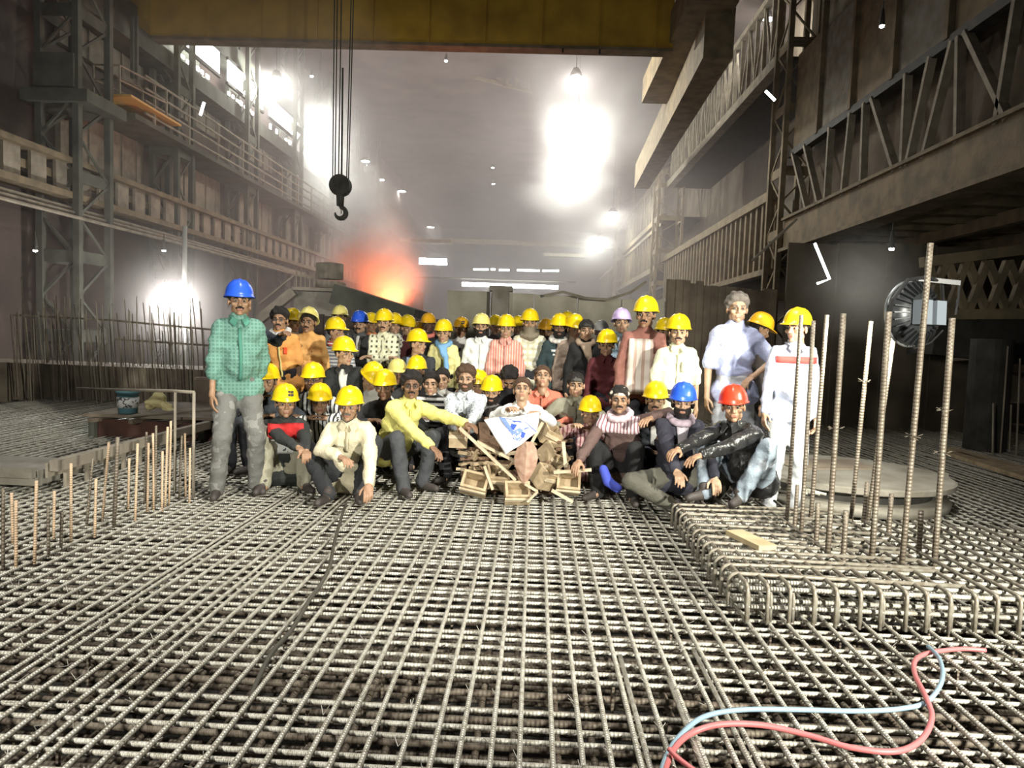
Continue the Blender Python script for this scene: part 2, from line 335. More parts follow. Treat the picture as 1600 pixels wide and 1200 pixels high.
# hook
hp = onY(532, 290, 15); hk = empty('crane_hook', hp, label='black crane hook block hanging on steel ropes', cat='crane hook')
q = MB()
for k in (-1, 1): q.lathe([(0, -.03), (.22, -.03), (.22, .03), (0, .03)], 24, (0, k*.07, 0), R=Matrix.Rotation(PI/2, 3, 'X'))
q.box((0, 0, -.02), (.3, .22, .3)); q.build('sheave_block', M_dark, hk)
q = MB(); q.lathe([(0, -.42), (.075, -.42), (.085, -.2), (.1, -.15), (.0, -.15)], 16); q.build('shank', M_dark, hk, True)
q = MB(); pts = [(0, 0, -.4)]+[(.012+.115*math.sin(a), 0, -.565+.115*math.cos(a)) for a in [0.15+i*.42 for i in range(12)]]
q.tube(pts, [.04, .045, .045, .048, .052, .055, .055, .055, .05, .045, .036, .026, .014], 10); q.build('hook', M_dark, hk, True)
q = MB(); q.box((.03, .0, -.5), (.02, .03, .16)); q.build('latch', M_steelp, hk)
for i, (dx, dy) in enumerate(((-.17, 0), (-.12, 0), (.12, .02), (.17, -.02), (-.06, .05))):
    q = MB(); q.tube([(dx, dy, .1), (dx*1.15, dy, 3.2), (dx*1.3, dy, 8.5)], .013, 5); q.build('rope', M_dark, hk)
q = MB(); q.tube([(.02, 0, .2), (0, 0, 2.4)], .02, 6); q.build('chain', M_dark, hk)
# ------------------------------------------------------------------ lamps of the hall
def bay(px, py, Y, e, label, r=.22, col=(1, .97, .88), group='high bay lamps', ls=.25):
    p = onY(px, py, Y); t = empty('high_bay_lamp', p, label=label, cat='lamp', group=group)
    q = MB(); q.lathe([(0, .0), (r, 0), (r*.9, .12), (r*.45, .3), (.0, .34)], 14); q.build('reflector', M_dark, t, True)
    q = MB(); q.lathe([(0, -.04), (r*.75, -.03), (r*.86, 0.0), (0, .005)], 14); q.build('bulb', M_lamp, t, True)
    q = MB(); q.bar((0, 0, .3), (0, 0, 15.5-p.z if e and p.z > 9 else .45), .014); q.build('hanger', M_dark, t)
    if e:
        l = light('bay_light', 'POINT', (0, 0, -.12-ls*.2), e*.22, col, size=ls*.4); l.parent = t
for (px, py, Y, e, n) in ((432, 122, 30, 2600, 'bright high bay lamp glowing through smoke at upper left'), (500, 172, 37, 1600, 'second glowing lamp behind the crane ropes'), (497, 238, 38, 3000, 'added lamp brightening the white smoke left of the hook block'), (900, 120, 26, 2600, 'topmost big glowing lamp of the bright column in the smoke'),  # lamp left of the hook block is added to brighten the smoke
                          (903, 190, 33, 3600, 'second glowing lamp down the bright column in the smoke'), (905, 235, 37, 4200, 'third glowing lamp down the bright column in the smoke'), (892, 275, 42, 4600, 'lowest glowing lamp of the bright column in the smoke'),
                          (958, 332, 50, 4500, 'upper floodlight on the right gallery throwing a beam left'), (938, 372, 60, 4500, 'middle floodlight on the right gallery'), (924, 392, 80, 1000, 'lower floodlight on the right gallery'),
                          (1200, 30, 30, 900, 'lamp behind the lattice at upper right'),
                          (571, 252, 50, 160, 'small star bright lamp right of the hook, upper'), (595, 281, 58, 160, 'small star bright lamp right of the hook, middle'), (628, 299, 66, 160, 'small star bright lamp right of the hook, lower'),
                          (673, 355, 80, 200, 'small star bright lamp over the furnace'), (838, 293, 74, 200, 'small lamp left of the bright column foot'), (871, 287, 70, 300, 'small lamp beside the bright column foot')):
    bay(px, py, Y, e, n, r=.12+Y*.004)
for (px, py, Y, n) in ((697, 95, 34, 'single small lamp high in the middle of the smoke'), (487, 119, 36, 'tiny lamp dot beside the bright glow at upper left'), (1378, 40, 14, 'small white lamp on the right girder panel'), (55, 391, 16, 'tiny lamp dot on the left wall, left of the near column'), (256, 391, 20, 'tiny lamp dot on the left wall, right of the near column'),
                     (1393, 388, 13, 'tiny white lamp under the side deck'), (770, 262, 60, 'upper of two small lamps in the hall centre'), (771, 287, 60, 'lower of two small lamps in the hall centre')):
    bay(px, py, Y, 0, n, r=.025+Y*.0018, group='small lamps')
SLAB = ['leftmost strip light of the sloping dashed line high in the smoke', 'middle strip light of the sloping dashed line high in the smoke', 'lowest strip light of the sloping dashed line high in the smoke', 'far strip light in the level row over the pit wall, first from the furnace', 'far strip light in the level row over the pit wall, second from the furnace', 'far strip light in the level row over the pit wall, third from the furnace', 'far strip light in the level row over the pit wall, fourth and longest', 'far strip light in the level row over the pit wall, nearest the right gallery', 'short upright tube light on the left wall beneath the bright windows', 'short slanting tube light on the near right column']
for i, (px, py, qx, qy, Y) in enumerate(((737, 155, 757, 165, 45), (786, 178, 806, 187, 48), (817, 199, 827, 203, 50), (740, 421, 763, 421, 84), (767, 421, 774, 421, 84), (780, 422, 796, 422, 84), (808, 422, 843, 423, 84), (848, 423, 873, 423, 84), (313, 180, 319, 160, 22), (1196, 142, 1211, 157, 22))):
    q = MB(); q.bar(onY(px, py, Y), onY(qx, qy, Y), (.03+Y*.0014 if Y < 30 else .04+Y*.0022)); q.build('light_tube', M_slit, label=SLAB[i], cat='strip light', group='strip lights')
q = MB(); A = onY(722, 441, 60); B = onY(872, 452, 60); q.b2((A.x, 60, B.z), (B.x, 60.1, A.z)); q.build('window_7', mat('daylight_opening', (1, 1, 1), .5, emit=((.95, 1, .97), 25)), kind='structure')
q = MB(); A = onY(655, 403, 60); B = onY(698, 414, 60); q.b2((A.x, 60, B.z), (B.x, 60.1, A.z)); q.build('window_8', MATS['daylight_opening'], kind='structure')
# beams and machinery far in the smoke
def far(nm, a, b_, Y, d, m, label, cat): A = onY(*a, Y); B = onY(*b_, Y); q = MB(); q.b2((A.x, Y, B.z), (B.x, Y+d, A.z)); return q.build(nm, m, label=label, cat=cat)
far('crane_bridge', (690, 372), (960, 388), 70, 1, M_steelb, 'distant second crane bridge faint in the smoke', 'crane')
far('cross_beam', (625, 372), (705, 380), 55, 1, M_steelb, 'short distant beam above the furnace', 'beam')
far('far_gallery', (640, 432), (900, 440), 58, 1, M_steelb, 'low distant gallery edge above the pit wall', 'gallery')
far('far_girder', (850, 395), (915, 402), 64, 1, M_steelp, 'pale distant girder in the right of the smoke', 'girder')
# roof truss fragment
rt = empty('roof_truss', (0, 40, 12), label='faint roof truss fragment high in the smoke', cat='truss'); off = Vector((0, 40, 12))
def seg(a, b_, Y=40, w=.16, par=rt, m=M_steelb, nm='member'): q = MB(); q.bar(onY(*a, Y), onY(*b_, Y), w, w); q.build(nm, m, par, loc=-off)
for a, c in (((700, 110), (830, 143)), ((740, 80), (830, 92)), ((825, 92), (825, 143)), ((766, 108), (790, 135)), ((790, 135), (800, 95)), ((800, 95), (812, 138)), ((700, 110), (740, 80))): seg(a, c)
# furnace area
fb = empty('furnace', onY(610, 470, 27), label='glowing orange furnace box behind the crowd at left', cat='furnace'); off = onY(610, 470, 27)
M_fire = mat('furnace_glow', (.8, .2, .08), .6, emit=((1, .16, .05), 2.2), noise=(.5, .1, .05), nscale=.8)
A = onY(572, 449, 27); B = onY(645, 500, 27)
q = MB(); q.b2((A.x, 27, B.z-2), (B.x, 29.5, A.z)); q.build('shell', mat('hot_brick', (.5, .17, .1), .8, noise=(.35, .11, .07), nscale=1), fb, loc=-off)
q = MB(); q.b2((A.x+.3, 26.93, B.z+.1), (B.x-.35, 27, A.z-.15)); q.build('glowing_mouth', M_fire, fb, loc=-off)
for i in range(4): q = MB(); q.bar((A.x+.35+i*.42, 26.85, B.z-.4), (A.x+.35+i*.42, 26.85, A.z-.25+.1*(i % 2)), .07); q.build('bar', M_dark, fb, loc=-off)
light('fire_and_tint_light', 'SPOT', onY(618, 480, 24.9), 3000, (1, .2, .07), onY(595, 380, 24.9), .8, 120, 1)
light('plume_fill', 'SPOT', (-5.9, 24.2, 15.2), 5500, (1, .97, .93), (-5.7, 25.2, 2), .3, 24)  # added unseen spot, lights the smoke plume from above
light('fire_and_tint_light', 'POINT', (onY(585, 420, 33)), 120, (1, .35, .2), size=.5)  # added orange point that tints the plume higher up
q = MB(); q.bar(onY(535, 462, 18.5), onY(655, 500, 18.5), 2.0, .5); q.build('conveyor_ramp', M_steel, label='dark sloping ramp behind the heads at left centre', cat='ramp')
hs_ = empty('control_platform', onY(490, 470, 20), label='small machinery platform with stair and handrail behind the orange shirts', cat='platform'); off = onY(490, 470, 20)
A = onY(462, 450, 20); B = onY(545, 500, 20)
def hb(nm, a, b_, Y, d, m): A = onY(*a, Y); B = onY(*b_, Y); q = MB(); q.b2((A.x, Y, B.z), (B.x, Y+d, A.z)); q.build(nm, m, hs_, loc=-off)
hb('base', (462, 455), (540, 520), 20, 2, M_conc); hb('deck', (455, 448), (545, 456), 19.8, 2.4, M_steelp); hb('cabinet', (492, 438), (526, 450), 20.4, 1, M_steelp)
q = MB(); c = onY(515, 436, 21); q.lathe([(0, 0), (.4, 0), (.4, .45), (0, .5)], 16, c); q.build('drum', M_steelp, hs_, True, loc=-off)
for i in range(5): c = onY(463+i*7, 449, 19.9); q = MB(); q.bar(c, c+Vector((0, 0, .45)), .03); q.build('post', M_steelp, hs_, loc=-off)
q = MB(); q.bar(onY(405, 475, 19.9), onY(460, 430, 19.9), .05); q.bar(onY(460, 430, 19.9), onY(492, 433, 19.9), .05); q.bar(onY(405, 500, 19.9), onY(460, 455, 19.9), .25); q.build('stair_rail', M_steelp, hs_, loc=-off)
# back row of starter bars at the left, on a low ridge
rb = empty('distant_starter_bars', (-8, 12, 0), label='thicket of thin upright bars in haze behind the blue pail', cat='rebar'); off = Vector((-8, 12, 0))
q = MB(); q.b2((-12.8, 12.4, -.8), (-4.6, 13.6, .6)); q.build('ridge', M_ply, rb, loc=-off)
for i in range(92):
    px = 24+i*3.3+random.uniform(-3, 3); b0 = onY(px, random.uniform(560, 600), random.uniform(11.6, 13.2)); tall = 465+random.uniform(-8, 55) if px > 240 else 480+random.uniform(-20, 50)
    if i in (6, 31): tall = 432
    t0 = onY(px-random.uniform(0, 9)-4, tall, b0.y); b0.z = .0
    q = MB(); q.tube([b0, (Vector(b0)+Vector(t0))/2+Vector((random.uniform(-.03, .03), 0, 0)), t0], .0085, 5); q.build('starter_bar', M_bar_v if i % 3 == 0 else M_steelp, rb, loc=-off)
q = MB(); q.tube([onY(20, 492, 13), onY(170, 500, 13), onY(330, 515, 13)], .02, 6); q.tube([onY(180, 530, 13), onY(330, 540, 13)], .02, 6); q.build('tie_bar', M_steelp, rb, loc=-off)
# floodlight at left behind the bars
p = onY(283, 478, 17); fl = empty('streak_floodlight', p, label='glaring floodlight with its light streak as a pale upright behind the left bars', cat='floodlight')
q = MB(); q.box((0, .06, 0), (.42, .1, .34)); q.build('housing', M_dark, fl)
q = MB(); q.box((0, 0, 0), (.38, .02, .3)); q.build('glass', mat('flood_glass', (1, 1, 1), .4, emit=((1, .96, .9), 120)), fl)
q = MB(); q.tube([(0, .16, -p.z-.5), (0, .16, onY(283, 352, 17).z-p.z)], .055, 10); q.build('streak_pole', M_white, fl, True)  # white upright built where a light streak rises from the lamp
light('left_flood_light', 'POINT', p+Vector((0, -.35, 0)), 300, (1, .95, .9), size=.2)
# ------------------------------------------------------------------ right rear details
q = MB(); A = onZ(1537, 702, 0); q.lathe([(0, 0), (.27, 0), (.27, 1.6), (0, 1.6)], 22, (A.x, A.y, 0)); q.build('round_pillar', M_dark, label='thick dark round pillar at the right behind tan planks', cat='pillar')
for i, (bx, by, tx, ty) in enumerate(((1551, 712, 1552, 630), (1563, 708, 1575, 541), (1577, 706, 1580, 632), (1588, 712, 1594, 560), (1543, 690, 1546, 545))):
    B = onZ(bx, by, 0); T = onY(tx, ty, B.y); q = MB(); q.tube([B, T], .012, 6); q.build('upright_rod', M_steelp, label='thin pale upright rod beside the dark round pillar', cat='rod', group='rods at far right')
xl = empty('cross_braced_truss', (9, 12.5, 2), label='dark cross braced truss below the side deck at far right', cat='truss'); off = Vector((9, 12.5, 2))
for a, c in (((1440, 410), (1640, 385)), ((1440, 492), (1640, 490))): seg(a, c, 11.5, .16, xl, M_steelb, 'chord')
for i in range(6):
    x0 = 1448+i*32; seg((x0, 490), (x0+30, 408), 11.5, .1, xl, M_steelb, 'brace'); seg((x0, 408), (x0+30, 490), 11.55, .1, xl, M_steelb, 'brace')
q = MB(); q.bar(onY(1440, 520, 12), onY(1640, 540, 12), .8, .7); q.build('low_beam', M_dark, label='dark deep beam under the cross braced truss', cat='beam')
for i, (a, c) in enumerate((((1468, 583), (1480, 612)), ((1500, 580), (1512, 645)), ((1415, 580), (1424, 605)))):
    A = onY(*a, 17); B = onY(*c, 17); q = MB(); q.b2((A.x, 17, B.z), (B.x, 17.1, A.z)); q.build('window_%d' % (9+i), mat('dim_opening', (1, 1, 1), .6, emit=((.8, .85, .9), .9)), kind='structure')
far('machine_box', (1430, 590), (1470, 640), 16, 1, M_conc, 'grey machine cabinet far behind the tall starter bars', 'cabinet')
far('low_wall', (1330, 620), (1600, 662), 17.5, .3, M_wallR, 'low dark back wall seen between the tall starter bars', 'wall')
q = MB(); q.tube([onY(1480, 562, 12), onY(1520, 560, 12), onY(1560, 580, 12), onY(1620, 590, 12)], .03, 6); q.build('sagging_pipe', M_steelp, label='pale sagging pipe passing the dark round pillar', cat='pipe')
q = MB(); q.tube([onY(1273, 380, 12), onY(1296, 436, 12), onY(1277, 443, 12)], .022, 6); q.build('glowing_bent_rod', M_slit, label='bent glowing strip hanging above the orange helmet', cat='rod')  # no lamp, its brightness is a glow given to the material
q = MB(); q.tube([onY(1175, 408, 15), onY(1245, 342, 15)], .03, 6); q.build('slanting_pole', M_steelp, label='pale slanting pole in front of the near brown column', cat='pole')
# ------------------------------------------------------------------ rebar mats
def bar_mesh(name, L, r, m, seg=10, wob=.006, n=6):
    b = MB(); pts = []; ph = random.random()*6
    for i in range(seg+1):
        t = i/seg; pts.append((math.sin(t*5+ph)*wob, math.cos(t*7+ph*2)*wob*.25, t*L))
    return b.tube(pts, r, n).mesh(name, m, True)
RX = (PI/2*-1, 0, 0)     # local z -> +Y
RY = (0, PI/2, 0)        # local z -> +X
mat_top = empty('rebar_mat', (0, 5, -.02), label='large flat mat of crossing grey steel reinforcing bars that everyone stands on', cat='rebar mat')
YL = [bar_mesh('rebar_long', 13.2, .0105, M_bar, 14) for _ in range(6)]
XL = [bar_mesh('rebar_cross', 19.5, .0095, M_bar, 16) for _ in range(6)]
def put(name, me, p, rot, parent, off):
    o = bpy.data.objects.new(name, me); COL.objects.link(o); o.parent = parent
    o.location = Vector(p)-Vector(off); o.rotation_euler = rot; return o
off = (0, 5, -.02)
x = -8.6
while x < 9.6:
    j = random.uniform(-.008, .008); a = random.uniform(-.0022, .0022)
    put('rebar', random.choice(YL), (x+j, -.4+random.uniform(-.3, .3), -.0105), (-PI/2, 0, a), mat_top, off)
    x += .1025
for xx, yy in ((-1.6, -3), (-1.98, -1), (-3.3, 0), (.42, -10.1), (.745, -10.0), (.63, -10.3), (-.3, -10.6), (-2.6, -10)):      # lapped doubles
    put('rebar', random.choice(YL), (xx, yy, -.0105), (-PI/2, 0, random.uniform(-.004, .004)), mat_top, off)
y = 1.55
while y < 12.6:
    if not (2.6 < y < 2.86):
        put('rebar', random.choice(XL), (-9+random.uniform(-.3, .3), y+random.uniform(-.012, .012), -.031), (0, PI/2, random.uniform(-.002, .002)), mat_top, off)
    y += .094
mat_low = empty('lower_rebar_mat', (0, 5, -.2), label='lower layer of thick ribbed brown bars seen through the grey mat', cat='rebar mat')
off = (0, 5, -.2)
YT = [bar_mesh('thick_rebar_long', 13, .015, M_bar_d, 10) for _ in range(3)]
XT = [bar_mesh('thick_rebar_cross', 19.5, .015, M_bar_d, 12) for _ in range(3)]
y = 1.6
while y < 12.4:
    put('rebar', random.choice(XT), (-9, y+random.uniform(-.02, .02), -.15), (0, PI/2, random.uniform(-.004, .004)), mat_low, off)
    put('rebar', random.choice(XT), (-9, y+.06+random.uniform(-.02, .02), -.34), (0, PI/2, random.uniform(-.004, .004)), mat_low, off)
    y += .125
x = -8.5
while x < 9.5:
    put('rebar', random.choice(YT), (x+random.uniform(-.02, .02), -.3, -.18), (-PI/2, 0, random.uniform(-.004, .004)), mat_low, off)
    x += .16
# chairs between the layers and tie wires
ch = MB()
for i in range(160):
    X = random.uniform(-4.5, 4.5); Y = random.uniform(1.9, 6.5)
    ch.tube([(X, Y, -.8), (X+random.uniform(-.01, .01), Y, -.03)], .008, 5)
tag(ch.build('support_bar', M_bar_d, mat_low, loc=(0, -5, .2)), kind='stuff')
tw = MB()
for i in range(900):
    X = round(random.uniform(-3.2, 4.5)/.1025)*.1025; Y = 1.6+(random.random()**1.6)*4.2
    if X > 1.05 and Y > 3.5: continue
    for q in range(2):
        dx, dy, dz = random.uniform(-.03, .03), random.uniform(-.03, .03), random.uniform(.0, .022)
        tw.bar((X, Y, -.004), (X+dx, Y+dy, dz), .0022)
tag(tw.build('tie_wire', M_wire, mat_top, loc=(0, -5, .02)), kind='stuff')
# ------------------------------------------------------------------ raised cage, right
cage = empty('raised_rebar_cage', (2.8, 4.4, 0), label='raised cage of bent hooked bars with tall starter bars on the right', cat='rebar cage')
off = (2.8, 4.4, 0); CT = .185
def hooked(L, r, leg, m, nm):
    b = MB(); pts = [(0, 0, -leg)]+[(.0, .035-.035*math.cos(t)-0, -.035+.035*math.sin(t)) for t in (0, .5, 1.0, 1.57)]+[(0, .3, 0), (0, L, 0)]
    return b.tube(pts, r, 8).mesh(nm, m, True)
M_barh = mat('hook_steel', (.36, .34, .28), .5, .3, noise=(.22, .18, .13), nscale=25)
HK = hooked(2.0, .0105, .2, M_barh, 'hooked_bar'); HKs = hooked(1.5, .0105, .2, M_barh, 'hooked_bar'); HK2 = hooked(1.5, .0105, .15, M_barh, 'short_hooked_bar')
x = 1.12
while x < 6.2:
    put('hooked_bar', HK if x < 2.0 else HKs, (x+random.uniform(-.008, .008), 3.55, CT), (0, 0, random.uniform(-.01, .01)), cage, off)
    put('hooked_bar', HK2, (x+.03, 3.60, CT-.05), (0, 0, random.uniform(-.02, .02)), cage, off)
    x += .114
XSs = bar_mesh('cage_cross_short', .95, .0125, M_bar, 4, .004)
XS = [bar_mesh('cage_cross', 5.3, .0125, M_bar, 8, .004) for _ in range(3)]
for y in [3.585, 3.68]+[3.80+.12*i for i in range(14)]:
    put('rebar', random.choice(XS) if y < 5.06 else XSs, (1.10, y, CT-.025), (0, PI/2, 0), cage, off)
for y in (3.6, 3.7, 3.9, 4.1, 4.4): put('rebar', random.choice(XS), (1.1, y, .06), (0, PI/2, 0), cage, off)
HS = hooked(1.2, .011, .17, M_barh, 'side_hook')
for i in range(12):
    put('side_hook', HS, (1.08, 3.72+i*.14, CT+.004), (0, random.uniform(-.06, .06), -PI/2+random.uniform(-.12, .12)), cage, off)
def rod(name, base, top, r, m, parent, off, ties=0):
    b = Vector(base); t = Vector(top); d = t-b
    bm = MB(); bm.tube([(0, 0, d.length*q/4) for q in range(5)], r, 8)
    for _ in range(ties):
        z = random.uniform(.3, .75)*d.length
        for q in range(7):
            a = random.random()*6.28; bm.bar((r*math.cos(a), r*math.sin(a), z), ((r+.03)*math.cos(a+.6), (r+.03)*math.sin(a+.6), z+random.uniform(-.02, .02)), .003)
    o = bm.build(name, m, parent, True); o.location = b-Vector(off)
    o.rotation_euler = d.to_track_quat('Z', 'Y').to_euler(); return o
rr = [((1228, 830), (1252, 492), .014, 0), ((1240, 842), (1246, 758), .014, 0), ((1251, 851), (1271, 501), .014, 0), ((1265, 828), (1292, 492), .016, 0),
      ((1275, 865), (1278, 786), .016, 0), ((1292, 884), (1318, 490), .017, 1), ((1317, 891), (1322, 798), .016, 0), ((1328, 823), (1361, 502), .016, 1),
      ((1348, 833), (1355, 753), .016, 0), ((1361, 891), (1389, 487), .0175, 0), ((1352, 830), (1396, 527), .016, 0), ((1387, 851), (1393, 772), .016, 0),
      ((1407, 903), (1454, 380), .0165, 1), ((1436, 884), (1439, 798), .016, 0), ((1459, 896), (1488, 497), .0175, 2)]
for (b, t, r, tie) in rr:
    B = onZ(b[0], b[1], .10); T = onY(t[0], t[1], B.y); B.z = 0
    rod('starter_bar', B, T, r, M_bar_v, cage, off, tie)
# timber and debris on the cage
pl = MB(); R = Matrix.Rotation(.32, 3, 'Z'); pl.box((0, 0, .015), (.12, .34, .03), R)
pl.build('plank', M_plank, loc=onZ(1172, 847, CT+.012), label='short pale yellow board lying on the raised bars below the red helmet', cat='board')
# disc shutter
dc = empty('circular_formwork', (2.98, 6.72, 0), label='low round two tier disc formwork with worn plywood top behind starter bars', cat='formwork')
b = MB(); b.lathe([(.0, .0), (.86, 0), (.87, .06), (.84, .09), (.02, .09)], 40); b.build('lower_ring', M_conc, dc, True)
b = MB(); b.lathe([(.0, .09), (.72, .09), (.72, .19), (.0, .19)], 36); b.build('core', M_dark, dc)  # dark colour puts shade into the gap between the tiers
b = MB(); b.lathe([(.0, .19), (.88, .19), (.9, .20), (.9, .24), (.88, .25), (.01, .25)], 40); b.build('disc_top', M_conc, dc)
b = MB(); b.box((.86, -.1, .15), (.05, .05, .26)); b.build('lug', M_conc, dc)
b = MB(); b.box((-.1, .25, .257), (.9, .5, .012), Matrix.Rotation(.2, 3, 'Z')); b.build('loose_board', M_ply, dc)
b = MB()
for i in range(5): b.tube([(-.5+.02*i+random.uniform(-.1, .1), -.3+.05*i, .19), (-.35, -.2, .23+.01*i), (-.1+.05*i, -.35, .19)], .012, 6)
b.build('crumpled_cloth', mat('grey_rag', (.5, .48, .4), .9), loc=(2.35, 6.2, .0), label='pale crumpled rag strips lying on left edge of round formwork', cat='rag')
# planks on the right rear
for i, (p, q) in enumerate([((1480, 702), (1640, 745)), ((1490, 709), (1640, 756))]):
    A, B = onZ(*p, .03), onZ(*q, .03); b = MB(); b.bar(A, B, .22, .05)
    b.build('timber_plank', M_wood, label=['long tan timber plank on the mat at right, the rear of two', 'long tan timber plank on the mat at right, the front of two'][i], cat='plank')
# ------------------------------------------------------------------ left starter bars, beam, platform
left = empty('left_starter_bars', (-3.5, 6, 0), label='rows of thin rusty starter bars rising from the mat at left', cat='rebar')
off = (-3.5, 6, 0)
lr = [((5, 890), (5, 763)), ((25, 891), (25, 782)), ((54, 882), (57, 751)), ((76, 870), (75, 790)), ((84, 843), (85, 767)), ((111, 849), (111, 724)), ((135, 822), (145, 716)),
      ((148, 840), (150, 748)), ((160, 815), (170, 691)), ((178, 824), (184, 683)), ((200, 797), (202, 716)), ((211, 817), (215, 693)), ((226, 790), (229, 675)), ((230, 800), (232, 692)),
      ((240, 797), (239, 677)), ((243, 790), (244, 665)), ((258, 792), (262, 667)), ((264, 790), (267, 658)), ((280, 782), (284, 681)), ((290, 778), (289, 677)), ((20, 850), (18, 770)), ((95, 860), (97, 800)), ((296, 786), (297, 700)), ((253, 800), (254, 705))]
for i, (b, t) in enumerate(lr):
    B = onZ(b[0], b[1], -.02); T = onY(t[0], t[1], B.y)
    rod('starter_bar', B, T, .0135 if i == 9 else .009, M_bar_o if i % 3 else M_bar_v, left, off)
rail = empty('pipe_guard_rail', (-3.4, 6.5, 0), label='thin pale pipe guard rail frame beside the man in green shirt', cat='guard rail')
off = Vector((-3.4, 6.5, 0))
P1 = onZ(302, 778, 0); T1 = onY(303, 613, P1.y); P2 = onZ(273, 770, 0); T2 = onY(274, 611, P2.y)
def tb(pts, r, nm, m, par, o=(0, 0, 0), **k): return MB().tube([Vector(p)-Vector(o) for p in pts], r, 8).build(nm, m, par, True, **k)
tb([P1, T1], .013, 'post', M_steelp, rail, off); tb([P2, T2], .012, 'post', M_steelp, rail, off)
tb([T1, T2, onY(120, 607, 7.6)], .013, 'rail', M_steelp, rail, off); 
b = MB(); b.bar((-3.87, 5.6, .21), (-3.85, 8.3, .21), .07, .09); b.bar((-3.93, 5.6, .17), (-3.91, 8.3, .17), .02, .12)
for i in range(9): b.bar((-3.9, 5.8+i*.28, -.1), (-3.9, 5.8+i*.28, .17), .03)
b.build('edge_beam', M_steelp, label='pale straight angle iron edge beam on stubs behind the left starter bars', cat='beam')
b = MB(); b.b2((-8.5, 5.55, .05), (-3.98, 6.15, .17)); b.b2((-8.5, 5.5, .12), (-3.98, 5.56, .2)); b.build('concrete_ledge', M_conc, label='low grey ledge strip at the far left edge of the mat', cat='ledge')
plat = empty('work_platform', (-5, 9, 0), label='low dark work platform with plywood deck below the blue pail', cat='platform')
off = Vector((-5, 9, 0))
PA = onZ(45, 660, .27)
for i in range(7):
    x0 = PA.x+i*.62; b = MB(); b.b2((x0+.008, 8.42, .235+.004*(i % 3)), (x0+.612, 10.1, .27+.004*(i % 3))); b.build('deck_board', M_ply, plat, loc=-off)
b = MB(); b.b2((PA.x+.05, 8.5, -.25), (PA.x+4.3, 8.55, .2)); b.build('front_panel', mat('oxide_red_panel', (.13, .06, .04), .8, noise=(.06, .03, .025), nscale=3), plat, loc=-off)
for i in range(9):
    b = MB(); b.bar((PA.x+.15+i*.5, 8.35, .2), (PA.x+.45+i*.5, 10, .2), .06, .05); b.build('joist', M_ply, plat, loc=-off)
for i in range(4):
    b = MB(); b.b2((PA.x+.1+i*1.35, 8.4, -.3), (PA.x+.17+i*1.35, 8.47, .2)); b.build('leg', M_steel, plat, loc=-off)
b = MB(); b.b2((PA.x+.6, 10.1, -.2), (PA.x+5, 10.18, .62)); b.b2((PA.x+.6, 10.05, .6), (PA.x+5, 10.2, .64)); b.build('back_board', M_ply, plat, loc=-off)
p = onZ(200, 645, .28)
pail = empty('paint_pail', p, label='blue plastic pail with white printed label on the dark platform', cat='bucket')
b = MB(); b.lathe([(.0, 0), (.108, 0), (.125, .25), (.135, .25), (.135, .275), (.0, .275)], 28); b.build('body', mat('pail_blue', (.16, .34, .4), .5), pail, True)
b = MB(); b.lathe([(.116, .07), (.1175, .07), (.126, .2), (.124, .2)], 28); b.build('paper_label', mat('pail_label', (.85, .85, .82), .6, pattern=('blotch', (.12, .12, .12), 22)), pail, True)
b = MB(); b.lathe([(.0, .275), (.13, .275), (.125, .29), (.0, .292)], 28); b.build('lid', mat('pail_lid', (.3, .5, .55), .5), pail, True)
